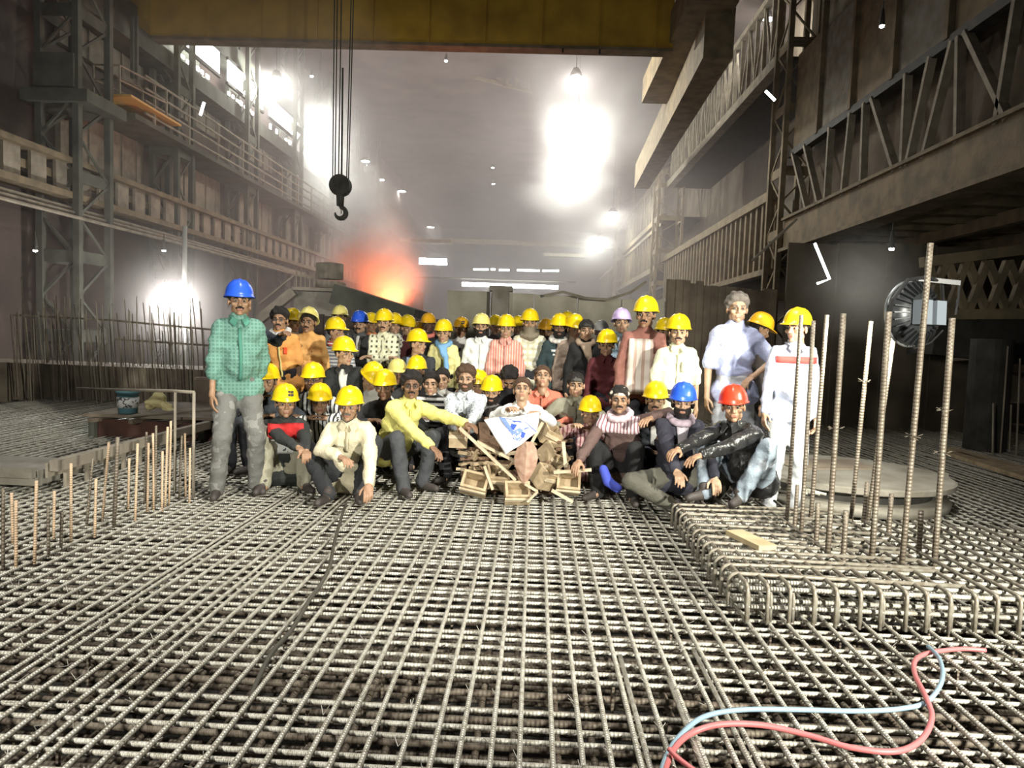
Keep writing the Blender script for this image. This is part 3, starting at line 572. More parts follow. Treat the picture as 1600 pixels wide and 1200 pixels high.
# ------------------------------------------------------------------ voxel helper
_tmp = bpy.data.meshes.new('tmp'); TMP = bpy.data.objects.new('tmp', _tmp)
def sphere_tpl(nu=14, nv=9):
    v = [(0, 0, -1)]; f = []
    for j in range(1, nv):
        a = -PI/2+PI*j/nv
        for i in range(nu): t = 2*PI*i/nu; v.append((math.cos(a)*math.cos(t), math.cos(a)*math.sin(t), math.sin(a)))
    v.append((0, 0, 1)); top = len(v)-1
    for i in range(nu):
        f.append((0, 1+(i+1) % nu, 1+i)); f.append((top, top-nu+i, top-nu+(i+1) % nu))
    for j in range(nv-2):
        for i in range(nu):
            a = 1+j*nu; f.append((a+i, a+(i+1) % nu, a+nu+(i+1) % nu, a+nu+i))
    return np.array(v), f
TV, TF = sphere_tpl()
class Blob:
    def __init__(s): s.v = []; s.f = []; s.n = 0
    def _a(s, v): s.v.append(v); s.f.extend([tuple(i+s.n for i in q) for q in TF]); s.n += len(v); return s
    def ell(s, c, r, R=None):
        v = TV*np.array(r)
        if R is not None: v = v @ np.array(R).T
        return s._a(v+np.array(c))
    def cap(s, a, b, ra, rb=None, flat=None):
        rb = ra if rb is None else rb
        a = np.array(a, float); b = np.array(b, float); d = b-a; l = np.linalg.norm(d)+1e-9; d = d/l
        h = np.array([1., 0, 0]) if abs(d[0]) < .8 else np.array([0, 1., 0]); x = np.cross(d, h); x /= np.linalg.norm(x); y = np.cross(d, x)
        v = TV; w = v[:, 2:3] > 1e-6
        r = np.where(w, rb, ra); base = np.where(w, b, a)
        return s._a(base+r*(v[:, 0:1]*x+v[:, 1:2]*y+v[:, 2:3]*d))
    def remesh(s, vox, smooth=3, fac=.5):
        me = bpy.data.meshes.new('b'); me.from_pydata(np.concatenate(s.v).tolist(), [], s.f)
        o = bpy.data.objects.new('b', me); COL.objects.link(o)
        m = o.modifiers.new('r', 'REMESH'); m.mode = 'VOXEL'; m.voxel_size = vox; m.adaptivity = 0
        if smooth: k = o.modifiers.new('s', 'SMOOTH'); k.iterations = smooth; k.factor = fac
        dg = bpy.context.evaluated_depsgraph_get(); e = o.evaluated_get(dg); em = e.to_mesh()
        V = np.empty(len(em.vertices)*3); em.vertices.foreach_get('co', V); V = V.reshape(-1, 3)
        nl = len(em.loops); li = np.empty(nl, int); em.loops.foreach_get('vertex_index', li)
        q = li.reshape(-1, 4) if nl == 4*len(em.polygons) else np.array([list(p.vertices) for p in em.polygons])
        e.to_mesh_clear(); bpy.data.objects.remove(o); bpy.data.meshes.remove(me)
        return V, q
def normals(V, Q):
    n = np.cross(V[Q[:, 2]]-V[Q[:, 0]], V[Q[:, 3]]-V[Q[:, 1]]); N = np.zeros_like(V)
    for k in range(4): np.add.at(N, Q[:, k], n)
    return N/(np.linalg.norm(N, axis=1, keepdims=True)+1e-9)
def np_mesh(name, V, Q, mats, mi=None):
    me = bpy.data.meshes.new(name); me.vertices.add(len(V)); me.vertices.foreach_set('co', V.ravel())
    me.loops.add(Q.size); me.loops.foreach_set('vertex_index', Q.ravel().astype(np.int32))
    me.polygons.add(len(Q)); me.polygons.foreach_set('loop_start', np.arange(0, Q.size, 4, dtype=np.int32))
    for m in mats: me.materials.append(m)
    if mi is not None: me.polygons.foreach_set('material_index', mi.astype(np.int32))
    me.polygons.foreach_set('use_smooth', [True]*len(Q)); me.update(calc_edges=True); me.validate(); return me
# ------------------------------------------------------------------ head
def gauss(V, c, s): return np.exp(-((V-np.array(c))**2/np.array(s)**2).sum(1))
def make_head(vox):
    b = Blob()
    b.ell((0, .015, .03), (.074, .094, .086)); b.ell((0, -.018, -.035), (.059, .068, .078))
    b.ell((0, -.066, -.094), (.024, .02, .018))
    for s in (-1, 1):
        b.ell((s*.044, .0, -.062), (.02, .035, .03)); b.ell((s*.04, -.062, -.022), (.024, .02, .02))
        b.ell((s*.077, .012, -.008), (.010, .02, .032), Matrix.Rotation(s*.35, 3, 'Z'))
        b.ell((s*.012, -.096, -.034), (.009, .010, .008))
        b.cap((s*.012, -.084, .024), (s*.042, -.074, .022), .011, .010)
    b.cap((0, -.082, .012), (0, -.104, -.028), .008, .0125)
    b.cap((-.019, -.082, -.058), (.019, -.082, -.058), .0065); b.cap((-.016, -.082, -.068), (.016, -.082, -.068), .0075)
    b.cap((0, .02, -.06), (0, .03, -.13), .049, .05)
    V, Q = b.remesh(vox, 2, .5)
    N = normals(V, Q)
    for s in (-1, 1): V = V+N*(-.0095*gauss(V, (s*.031, -.082, .001), (.017, .03, .010)))[:, None]
    V = V-N*(.0035*gauss(V, (0, -.09, -.063), (.022, .02, .0025)))[:, None]
    return V, Q
HEADS = {1: make_head(.0052), 0: make_head(.0078)}
def patch(hd, fn):
    V, Q = HEADS[hd]; N = normals(V, Q); w = fn(V); keep = (w[Q] > 0).any(1)
    Qk = Q[keep]; idx = np.unique(Qk); mp = -np.ones(len(V), int); mp[idx] = np.arange(len(idx))
    return (V+N*np.maximum(w, -.002)[:, None])[idx], mp[Qk]
def w_hair(V, top=.018, low=-.04, wavy=.004):
    x, y, z = V.T; line = .05-(y+.06)*.9; line = np.clip(line, low, .075)
    side = np.where(y > -.02, np.maximum(line, -.03-(y > .03)*.03), line)
    d = z-side
    ear = (np.abs(x) > .07) & (z < .02)
    w = np.clip(d/.012, -1, 1)*(top*(.45+.55*np.clip((z)/.08, 0, 1)))+wavy*(np.sin(x*160)+np.sin(y*130+1)+np.sin(z*150+x*90))*.5*(d > 0)
    w = np.where(ear | (d <= 0) | ((y < -.09)), -.002, w); return w
def w_beard(V):
    x, y, z = V.T; d = np.minimum((-.052+np.abs(x)*.5+np.clip(y+.03, 0, 1)*.4)-z, z+.125); d = np.where((z > -.078) & (np.abs(x) < .024) & (z < -.046) & (y < -.06), -1, d)
    d = np.where(y > .02, -1, d); return np.where(d > 0, np.clip(d/.01, 0, 1)*.007+.001, -.002)
def w_mous(V):
    x, y, z = V.T; c = -.049-np.abs(x)*.18; d = .0075-np.abs(z-c); return np.where((d > 0) & (np.abs(x) < .029) & (y < -.06), .0055, -.002)
def w_brow(V):
    x, y, z = V.T; c = .024-(np.abs(x)-.03)**2*8; d = .0052-np.abs(z-c); return np.where((d > 0) & (np.abs(x) > .012) & (np.abs(x) < .048) & (y < -.05), .0028, -.002)
M_hair = mat('black_hair', (.018, .014, .012), .6, bump=.8, bscale=160)
M_hairb = mat('brown_hair', (.1, .055, .03), .6, bump=.8, bscale=160)
M_hairg = mat('greying_hair', (.16, .14, .12), .6, bump=.8, bscale=160)
M_eye = mat('eye_white', (.36, .33, .29), .5); M_iris = mat('iris', (.015, .01, .008), .2)
M_lip = {}
PATCH = {}
for hd in (0, 1):
    for nm, fn in (('hair', w_hair), ('beard', w_beard), ('moustache', w_mous), ('eyebrows', w_brow)):
        V, Q = patch(hd, fn)
        for mn, mm in (('k', M_hair), ('b', M_hairb), ('g', M_hairg)): PATCH[nm, hd, mn] = np_mesh(nm, V, Q, [mm])
    V, Q = patch(hd, lambda V: w_hair(V, .034, -.05, .008)); 
    for mn, mm in (('k', M_hair), ('b', M_hairb), ('g', M_hairg)): PATCH['bighair', hd, mn] = np_mesh('hair', V, Q, [mm])
b = MB()
b.add([Vector(v)*.0114 for v in (TV @ np.array([[1, 0, 0], [0, 0, 1], [0, -1, 0]])).tolist()], TF)
EYE = b.mesh('eye', [M_eye, M_iris], True)
for p_ in EYE.polygons:
    if (p_.center).normalized().y < -.72: p_.material_index = 1
b = MB()
for s in (-1, 1): b.tube([(s*.031+.021*math.cos(t), -.096+.008*abs(math.cos(t)*.5+s*.5)*0, .0+.015*math.sin(t)) for t in [i*PI/7 for i in range(14)]], .0018, 5, closed=True)
b.tube([(-.01, -.097, .003), (.01, -.097, .003)], .0018, 5)
for s in (-1, 1): b.tube([(s*.052, -.094, .004), (s*.077, -.05, .006), (s*.08, .0, .004)], .0016, 5)
GLASSES = b.mesh('glasses', M_black)
# ------------------------------------------------------------------ hard hat
def hat_mesh(name, m):
    V = []; Fc = []; n = 40
    rows = [(1.22, -.010, 1), (1.2, -.004, 1), (1.02, .0, 0)]+[(math.cos(a)**.8, math.sin(a), 0) for a in [i*PI/2/9 for i in range(1, 9)]]
    for (r, z, brim) in rows:
        for k in range(n):
            t = 2*PI*k/n; cx, cy = math.cos(t), math.sin(t); R = r
            front = max(0, -cy)**3
            if brim: R = 1.10+.30*front
            X = cx*R*.108; Y = cy*R*.128
            Z = (z*.132) if not brim else z-.016*front
            if not brim and r < 1.0:
                rid = .007*math.exp(-(X/.012)**2)+.004*(math.exp(-((X-.045)/.008)**2)+math.exp(-((X+.045)/.008)**2))
                Z += rid*min(1, z*2.2); 
            V.append((X, Y, Z))
    nr = len(rows); V.append((0, 0, .132+.007)); top = len(V)-1
    for i in range(nr-1):
        for k in range(n): Fc.append((i*n+k, i*n+(k+1) % n, (i+1)*n+(k+1) % n, (i+1)*n+k))
    for k in range(n): Fc.append(((nr-1)*n+k, (nr-1)*n+(k+1) % n, top))
    base = len(V)                                   # inner shell
    for k in range(n):
        t = 2*PI*k/n; V.append((math.cos(t)*.100, math.sin(t)*.120, .0))
    V.append((0, 0, .09))
    for k in range(n): Fc.append((k, base+k, base+(k+1) % n, (k+1) % n)); Fc.append((base+(k+1) % n, base+k, base+n))
    me = bpy.data.meshes.new(name); me.from_pydata(V, [], Fc); me.materials.append(m)
    me.polygons.foreach_set('use_smooth', [True]*len(Fc)); me.update(); return me
HATC = {'yellow': (.95, .68, .01), 'paleyellow': (.93, .82, .25), 'orange': (.95, .5, .02), 'blue': (.03, .12, .75), 'red': (.8, .05, .02), 'lilac': (.66, .52, .85), 'white': (.8, .8, .78)}
HAT = {k: hat_mesh('hard_hat', mat('hat_'+k, c, .32, noise=tuple(q*.86 for q in c), nscale=14)) for k, c in HATC.items()}
b = MB()
for s in (-1, 1): b.tube([(s*.084, -.02, .05), (s*.078, -.03, -.03), (s*.05, -.055, -.09), (0, -.075, -.122)], .0035, 5)
STRAP = b.mesh('chin_strap', mat('strap_black', (.03, .03, .03), .8))
# ------------------------------------------------------------------ hand (right hand, wrist at origin, pointing -Z, palm towards +X (body))
def make_hand(vox, curl):
    b = Blob()
    b.cap((0, 0, .02), (0, 0, -.01), .024, .025); b.ell((0, 0, -.05), (.015, .04, .045)); b.ell((0, -.012, -.035), (.018, .026, .03))
    for i, (y, L, r) in enumerate(((-.030, .074, .0092), (-.010, .083, .0095), (.011, .077, .0092), (.030, .060, .0082))):
        p = np.array([0, y, -.078]); a = .12; 
        for k, fr in enumerate((.45, .32, .25)):
            a += curl*(.7+.15*i)*(1, 1.1, .8)[k]
            q = p+L*fr*np.array([math.sin(a), (y*.9)*.6, -math.cos(a)]); b.cap(p, q, r*(1-.08*k), r*(1-.08*(k+1))); p = q
    p = np.array([.006, -.028, -.025]); q = p+np.array([.012, -.03, -.028]); b.cap(p, q, .0125, .0105); r_ = q+np.array([.008, -.008, -.032]); b.cap(q, r_, .0105, .0085)
    return b.remesh(vox, 1, .4)
HANDS = {(1, 'r'): make_hand(.0048, .38), (0, 'r'): make_hand(.0075, .38), (1, 'f'): make_hand(.0048, .1), (1, 'c'): make_hand(.0048, .8), (0, 'c'): make_hand(.0075, .7)}
# ------------------------------------------------------------------ figure
def ik(a, t, l1, l2, hint):
    a = np.array(a, float); t = np.array(t, float); d = t-a; D = np.linalg.norm(d); mx = (l1+l2)*.998
    if D > mx: t = a+d/D*mx; d = t-a; D = mx
    D = max(D, abs(l1-l2)+.02); u = d/np.linalg.norm(d); c = (l1*l1-l2*l2+D*D)/(2*D); h = math.sqrt(max(l1*l1-c*c, 0))
    hint = np.array(hint, float); n = hint-u*hint.dot(u); n /= (np.linalg.norm(n)+1e-9)
    return a+u*c+n*h, t
def wrinkle(V, N, amp, seed):
    r = np.random.default_rng(seed); out = np.zeros(len(V))
    W_ = V+.03*np.stack([np.sin(V[:, 1]*17+seed), np.sin(V[:, 2]*13+seed), np.sin(V[:, 0]*15)], 1)
    for k in range(7):
        d = r.normal(size=3)*np.array([1, 1, 1.5]); d /= np.linalg.norm(d); fq = r.uniform(28, 75)
        out += (1-np.abs(np.sin(W_ @ d*fq/2+r.uniform(0, 6))))**2*.5
    return V+N*(amp*(out-1.1))[:, None]
SKIN = {}
def skin(t):
    if t not in SKIN:
        base = {'l': (.52, .33, .21), 'm': (.40, .235, .14), 'd': (.26, .145, .085), 'dd': (.13, .07, .045)}[t]
        SKIN[t] = (mat('skin_'+t, base, .5, noise=tuple(q*.86 for q in base), nscale=30), mat('lips_'+t, (base[0]*.75, base[1]*.55, base[2]*.6), .45))
    return SKIN[t]
PC = [0]
STATS = {}
def person(label, hx, hy, Y, z0=0.0, yaw=0, hat=None, htilt=0, hyaw=0, hpitch=0, hroll=0, sk='m', hair='k', beard=0, mous=0, glasses=0, brow=1,
           shirt=(.5, .5, .5), spat=None, sname='shirt', slabel=None, sleeve='long', trou=(.03, .03, .035), tpat=None, tlabel=None,
           R=None, L=None, lean=None, side=0, hd=0, fat=0, feet=None, knees=None, hip=None, strap=0, hand='r', extra=None, scale=None, tuck=0, bighair=0, loose=0, group='workers posing in the group photograph'):
    """Head centre lies on the photo ray through (hx,hy) at distance Y; the figure is fitted from the head down to its ground z0."""
    PC[0] += 1; sd = PC[0]
    hp = onY(hx, hy, Y); root = (hp.x, hp.y, z0); hz = hp.z-z0
    st = hz > 1.30
    s = scale or (min(1.07, max(.88, hz/1.60)) if st else 1.0)
    if hz > 1.30 and scale is None: s = min(1.07, max(.88, hz/1.60))
    if lean is None: lean = 0.04 if hz > 1.4 else (.22 if hz > 1.1 else .38)
    cy, sy = math.cos(yaw), math.sin(yaw)
    # local frame: x right(image), -y towards camera, before yaw; the object itself is turned by yaw
    head = np.array([0, 0, hz]); nb = head+np.array([side*-.03, .035+.03*lean, -.165])*s if False else head+np.array([0, .03+.05*lean, -.148])*s
    spine = np.array([side, math.sin(lean), -math.cos(lean)]); spine /= np.linalg.norm(spine)
    pel = nb+spine*.50*s
    minp = .17
    if pel[2] < minp: pel[2] = minp
    if hip is not None: pel = np.array(hip, float)
    if st and pel[2] > .95*s: pel[2] = .95*s
    up = (nb-pel)/np.linalg.norm(nb-pel)
    latA = np.array([1., 0, 0]); fwd = np.cross(latA, up)*1.0
    if fwd[1] > 0: fwd = -fwd
    hipj = {k: pel+latA*k*.082*s+np.array([0, 0, -.03]) for k in (-1, 1)}
    sh = {k: nb+latA*k*.138*s-up*.055*s for k in (-1, 1)}
    lt, ls = .43*s, .41*s
    ank = {}; knee = {}
    low = (pel[2]-.1) < .72*s
    for k in (-1, 1):
        if feet and feet.get(k) is not None: a = np.array(feet[k], float)
        elif not low: a = np.array([pel[0]+k*.12*s, pel[1]+.02+.03*k, .085])
        else:
            fr = .26 if pel[2] < .5 else .12
            a = np.array([pel[0]+k*.16, pel[1]-fr, .085])
        hint = (knees or {}).get(k, (k*.32, -1, 1.0) if low else (k*.1, -1, 0))
        knee[k], ank[k] = ik(hipj[k], a, lt, ls, hint)
    la, lf = .285*s, .255*s
    elb = {}; wr = {}
    spec = {-1: R, 1: L}
    for k in (-1, 1):
        q = spec[k] if spec[k] is not None else ('down' if not low else 'knee')
        hint = (k*.6, .5, -.4)
        if q == 'down': t = sh[k]+np.array([k*.07, -.02, -.53])*s
        elif q == 'front': t = sh[k]+np.array([-k*.13, -.2, -.46])*s; hint = (k, .3, -.2)
        elif q == 'cross': t = sh[k]+np.array([-k*.24, -.19, -.22])*s; hint = (k*.6, -.1, -1)
        elif q == 'hip': t = pel+np.array([k*.19, -.05, .08])*s; hint = (k*1.5, .6, 0)
        elif q == 'knee': t = knee[k]+np.array([-k*.05, -.05, .09]); hint = (k*1., .0, -.5)
        elif q == 'lap': t = pel+np.array([k*.03, -.30, .16])*s; hint = (k*1., .2, -.4)
        elif q == 'chin': t = head+np.array([k*.05, -.1, -.2]); hint = (k*.6, -.5, -1)
        else:
            t = np.array(q[:3], float)
            if len(q) > 3: hint = q[3:6]
        elb[k], wr[k] = ik(sh[k], t, la, lf, hint)
    sR = np.array([1, 1, 1])*s
    vb = .017 if hd else .024
    B = Blob()
    f = fat
    def torso(B, g, tail=False):
        B.cap(pel-latA*.055*s, pel+latA*.055*s, (.098+g)*s)
        m1 = pel+up*.14*s; m2 = pel+up*.26*s; m3 = pel+up*.38*s
        B.cap(m1-latA*.045*s+fwd*.02*f, m1+latA*.045*s+fwd*.02*f, (.09+g+.03*f)*s)
        if f: B.ell(m1+fwd*.055*s+up*.03, ((.115+g)*s, (.095+.05*f+g)*s, (.15+g)*s))
        B.cap(m2-latA*.06*s, m2+latA*.06*s, (.09+g+.012*f)*s); B.cap(m3-latA*.07*s, m3+latA*.07*s, (.079+g*1.2)*s)
        for k in (-1, 1): B.cap(nb-up*.02*s, sh[k], (.04+g)*s, (.047+g)*s)
        if tail: B.cap(pel-latA*.075*s-up*.05, pel+latA*.075*s-up*.05, (.113+g)*s)
    torso(B, 0)
    B.cap(nb-up*.02, head+np.array([0, .022, -.09])*s, .05*s, .05*s)
    for k in (-1, 1):
        B.cap(sh[k], elb[k], .047*s, .038*s); B.cap(elb[k], wr[k], .036*s, .024*s)
        B.cap(hipj[k], knee[k], .082*s, .055*s); B.cap(knee[k], ank[k], .053*s, .036*s)
        B.cap(ank[k], ank[k]+np.array([0, -.03, -.04]), .032*s, .03*s)
    V, Q = B.remesh(vb, 3)
    # head
    HV, HQ = HEADS[hd]; hs = max(s, .97)
    HR = (Matrix.Rotation(hyaw, 3, 'Z') @ Matrix.Rotation(hroll, 3, 'Y') @ Matrix.Rotation(hpitch, 3, 'X'))
    HRn = np.array(HR); Hv = (HV*hs) @ HRn.T+head
    mi = [np.zeros(len(Q))]; hv = HV[HQ].mean(1)
    lip = (np.abs(hv[:, 0]) < .023) & (np.abs(hv[:, 2]+.063) < .0105) & (hv[:, 1] < -.078)
    mi.append(lip.astype(float)); VV = [V, Hv]; QQ = [Q, HQ+len(V)]; n = len(V)+len(Hv)
    for k in (-1, 1):
        hkey = (hd, hand if (hd, hand) in HANDS else 'r'); PV, PQ = HANDS[hkey]
        d = wr[k]-elb[k]; d /= np.linalg.norm(d); zax = -d
        inward = np.array([-k, 0.15, 0]); 
        if abs(d[2]) < .75: inward = np.array([0, 0, -1.0])
        xa = inward-zax*inward.dot(zax); xa /= np.linalg.norm(xa); ya = np.cross(zax, xa)
        P = PV.copy()
        # model: palm towards +X, thumb towards -Y ; mirror so that the thumb stays in front
        if ya[1] < 0 and abs(d[2]) >= .75: P[:, 1] *= -1
        elif abs(d[2]) < .75 and (np.dot(ya, [k, 0, 0]) < 0) : P[:, 1] *= -1
        hv_ = wr[k]+(P*s) @ np.stack([xa, ya, zax])
        VV.append(hv_); QQ.append(PQ+n); mi.append(np.zeros(len(PQ))); n += len(hv_)
    me = np_mesh('person', np.concatenate(VV), np.concatenate(QQ), list(skin(sk)), np.concatenate(mi))
    o = link('person', me, loc=root, rot=(0, 0, yaw), label=label, cat='person', group=group)
    # shirt
    g = .019+.008*loose
    S = Blob(); torso(S, g, not tuck)
    for k in (-1, 1):
        if sleeve == 'long': S.cap(sh[k], elb[k], (.047+g)*s, (.042+g*.8)*s); S.cap(elb[k], wr[k]-(wr[k]-elb[k])*.07, (.042+g*.8)*s, (.032+g*.6)*s)
        elif sleeve == 'half': e = elb[k]; S.cap(sh[k], sh[k]+(e-sh[k])*.88, (.048+g)*s, (.048+g)*s)
        elif sleeve == 'rolled': S.cap(sh[k], elb[k], (.048+g)*s, (.044+g)*s); S.cap(elb[k], elb[k]+(wr[k]-elb[k])*.35, (.044+g)*s, (.04+g)*s)
    S.cap(nb-up*.03, nb+up*.028+fwd*.012, .07*s, .068*s)
    SV, SQ = S.remesh(.015 if hd else .022, 3)
    SV = wrinkle(SV, normals(SV, SQ), .011 if hd else .009, sd)
    m = mat('cloth_%d' % sd, shirt, .85, bump=.25, bscale=55, pattern=spat)
    so = link(sname, np_mesh(sname, SV, SQ, [m]), o, label=slabel)
    T = Blob(); g2 = .018
    T.cap(pel-latA*.055*s, pel+latA*.055*s, (.105+g2*.6)*s); T.cap(pel+up*.08-latA*.05*s, pel+up*.08+latA*.05*s, (.092+g2*.5)*s)
    for k in (-1, 1):
        T.cap(hipj[k], knee[k], (.085+g2)*s, (.060+g2)*s); T.cap(knee[k], ank[k]+np.array([0, .01, -.012]), (.058+g2)*s, (.047+g2)*s)
    TV_, TQ = T.remesh(.017 if hd else .025, 3); TV_ = wrinkle(TV_, normals(TV_, TQ), .010, sd+100)
    link('trousers', np_mesh('trousers', TV_, TQ, [mat('trouser_%d' % sd, trou, .9, bump=.25, bscale=60, pattern=tpat)]), o, label=tlabel)
    for k in (-1, 1):
        sb = Blob(); a = ank[k]; dr = np.array([k*.25, -1, 0]); dr /= np.linalg.norm(dr)
        if low and feet is None: dr = np.array([k*.45, -1, 0]); dr /= np.linalg.norm(dr)
        zf = -.045 if a[2] < .2 else -.03
        sb.cap(a+np.array([0, .035, zf]), a+dr*.09+np.array([0, 0, zf]), .040, .038); sb.cap(a+dr*.09+np.array([0, 0, zf]), a+dr*.155+np.array([0, 0, zf-.006]), .038, .031)
        sb.cap(a+np.array([0, .01, -.02]), a+np.array([0, .0, .02]), .05, .048)
        XV, XQ = sb.remesh(.013 if hd else .02, 2); XV[:, 2] = np.maximum(XV[:, 2], a[2]-.083)
        link('shoe', np_mesh('shoe', XV, XQ, [mat('shoe_leather', (.06, .05, .045), .6)]), o)
    HM = Matrix.Translation(head.tolist()) @ HR.to_4x4() @ Matrix.Scale(hs, 4)
    def on_head(nm, mesh, M2=None, **k):
        c = link(nm, mesh, o, **k); c.matrix_local = HM @ M2 if M2 is not None else HM; return c
    hk = hair or 'k'
    for k in (-1, 1): on_head('eye', EYE, Matrix.Translation((k*.031, -.0695, .001)))
    if brow: on_head('eyebrows', PATCH['eyebrows', hd, hk if hk in 'kbg' else 'k'])
    if hair: on_head('hair', PATCH['bighair' if bighair else 'hair', hd, hk])
    if beard: on_head('beard', PATCH['beard', hd, hk])
    if mous or beard: on_head('moustache', PATCH['moustache', hd, hk])
    if glasses: on_head('glasses', GLASSES)
    if hat:
        ho = on_head('hard_hat', HAT[hat], Matrix.Translation((0, .008, .042)) @ Matrix.Rotation(-.07+htilt, 4, 'X'), label=hat.replace('pale', 'pale ')+' plastic hard hat')
        if strap: st_ = on_head('chin_strap', STRAP); st_.parent = ho; st_.matrix_local = (Matrix.Translation((0, .008, .042)) @ Matrix.Rotation(-.07+htilt, 4, 'X')).inverted()
    if extra: extra(o, dict(fat=fat, head=head, nb=nb, pel=pel, sh=sh, elb=elb, wr=wr, knee=knee, ank=ank, up=up, fwd=fwd, s=s, HM=HM, on_head=on_head, hd=hd, shirt=so))
    STATS[label] = (round(hz, 2), round(pel[2], 2), round(s, 2))
    return o
# ------------------------------------------------------------------ haze and smoke
def volume(name, mesh_builder, dens, col, noise=None, **k):
    m = bpy.data.materials.new(name); m.use_nodes = True; nt = m.node_tree; N = nt.nodes; L = nt.links
    N.remove(N['Principled BSDF']); v = N.new('ShaderNodeVolumeScatter'); v.inputs['Color'].default_value = col+(1,); v.inputs['Anisotropy'].default_value = .25
    v.inputs['Density'].default_value = dens; L.new(v.outputs[0], N['Material Output'].inputs['Volume'])
    if noise:
        tc = N.new('ShaderNodeTexCoord'); t = N.new('ShaderNodeTexNoise'); t.inputs['Scale'].default_value = noise[0]; t.inputs['Detail'].default_value = 4; L.new(tc.outputs['Object'], t.inputs[0])
        r = N.new('ShaderNodeMapRange'); r.inputs[1].default_value = noise[1]; r.inputs[2].default_value = noise[2]; r.inputs[3].default_value = 0; r.inputs[4].default_value = dens
        L.new(t.outputs[0], r.inputs[0]); L.new(r.outputs[0], v.inputs['Density'])
    return mesh_builder.build(name, m, **k)
q = MB(); q.b2((-12.99, 23.8, -.7), (10.4, 95.9, 15.45))
volume('haze', q, .042, (.90, .82, .85), noise=(.11, .3, .75), kind='stuff', label='thin mauve smoke haze filling the hall behind the crowd', cat='haze')


q = MB(); q.b2((-12.98, 13.8, -.5), (-4.2, 23.7, 10))
volume('haze', q, .014, (.9, .85, .83), kind='stuff', label='thin brown haze in front of the left wall', cat='haze')
def cloud(name, pts, dens, col, noise, label, power=1.4, bt=0):
    root = empty(name, pts[0][0], label=label, cat='smoke', kind='stuff')
    b = MB(); b.add([Vector(v) for v in TV.tolist()], TF)
    m = bpy.data.materials.new(name); m.use_nodes = True; nt = m.node_tree; N = nt.nodes; L = nt.links
    N.remove(N['Principled BSDF']); v = N.new('ShaderNodeVolumeScatter'); v.inputs['Color'].default_value = col+(1,); v.inputs['Anisotropy'].default_value = .2
    L.new(v.outputs[0], N['Material Output'].inputs['Volume']); tc = N.new('ShaderNodeTexCoord')
    ln = N.new('ShaderNodeVectorMath'); ln.operation = 'LENGTH'; L.new(tc.outputs['Object'], ln.inputs[0])
    a = N.new('ShaderNodeMath'); a.operation = 'SUBTRACT'; a.inputs[0].default_value = .97; a.use_clamp = True; L.new(ln.outputs['Value'], a.inputs[1])
    p = N.new('ShaderNodeMath'); p.operation = 'POWER'; L.new(a.outputs[0], p.inputs[0]); p.inputs[1].default_value = power
    t = N.new('ShaderNodeTexNoise'); t.inputs['Scale'].default_value = noise[0]; t.inputs['Detail'].default_value = 5; t.inputs['Distortion'].default_value = .6; L.new(tc.outputs['Object'], t.inputs[0])
    r = N.new('ShaderNodeMapRange'); r.inputs[1].default_value = noise[1]; r.inputs[2].default_value = noise[2]; r.inputs[3].default_value = 0; r.inputs[4].default_value = dens; L.new(t.outputs[0], r.inputs[0])
    k = N.new('ShaderNodeMath'); k.operation = 'MULTIPLY'; L.new(p.outputs[0], k.inputs[0]); L.new(r.outputs[0], k.inputs[1]); L.new(k.outputs[0], v.inputs['Density'])
    me = b.mesh('puff', m)
    for (c, r_) in pts:
        o = link('puff', me, root); o.location = c-pts[0][0]; o.scale = r_ if isinstance(r_, tuple) else (r_, r_, r_); o['kind'] = 'stuff'
cloud('smoke_plume', [(onY(612, 458, 25), 1.5), (onY(603, 432, 25), 1.6), (onY(590, 402, 25), 1.8), (onY(578, 368, 25), 1.7), (onY(562, 335, 25), 1.5), (onY(572, 305, 25), 1.2), (onY(545, 385, 25), 1.4), (onY(632, 448, 25), 1.3), (onY(530, 410, 25), 1.2)], 1.6, (.96, .9, .87), (1.6, .33, .6), 'pale smoke plume rising from the orange furnace')
cloud('smoke_cloud', [(onY(905, 95, 33), (4.0, 2, 2.6)), (onY(903, 160, 33), (2.6, 2, 3.0)), (onY(900, 215, 34), (2.4, 2, 2.6)), (onY(897, 262, 36), (2.6, 2, 2.2)), (onY(888, 300, 40), (3.6, 2, 1.8)), (onY(950, 150, 36), (4.5, 2, 4))], .8, (.96, .96, .98), (1.6, .35, .65), 'bright white smoke column around the row of lamps at upper right', 1.2)
cloud('smoke_cloud', [(onY(432, 125, 31), 2.4), (onY(495, 185, 36), 3.2), (onY(500, 250, 36), 3.4), (onY(480, 300, 36), 3.0), (onY(540, 300, 38), 2.8)], .5, (.96, .96, .96), (1.6, .35, .65), 'white smoke around the lamps at upper left behind the ropes')
cloud('smoke_cloud', [(onY(283, 475, 17), 1.9)], .3, (.96, .94, .93), (1.2, .1, .5), 'added haze puff for the glow around the mast floodlight at left', 1.6)  # puff added so the lamp gets a wide glow
cloud('smoke_cloud', [(onY(925, 350, 52), (5.5, 2, 2.6)), (onY(905, 395, 60), (5.5, 2, 2.6))], .4, (.95, .97, 1.0), (1.6, .35, .65), 'lit smoke in front of the floodlights on the right gallery')
cloud('smoke_cloud', [(onY(1345, 440, 5.6), (.55, .5, .55))], .35, (.95, .96, .97), (1.2, .2, .6), 'thin lit dust in front of the round black floodlight', 1.6)  # haze puff put in to show a halo beside the floodlight
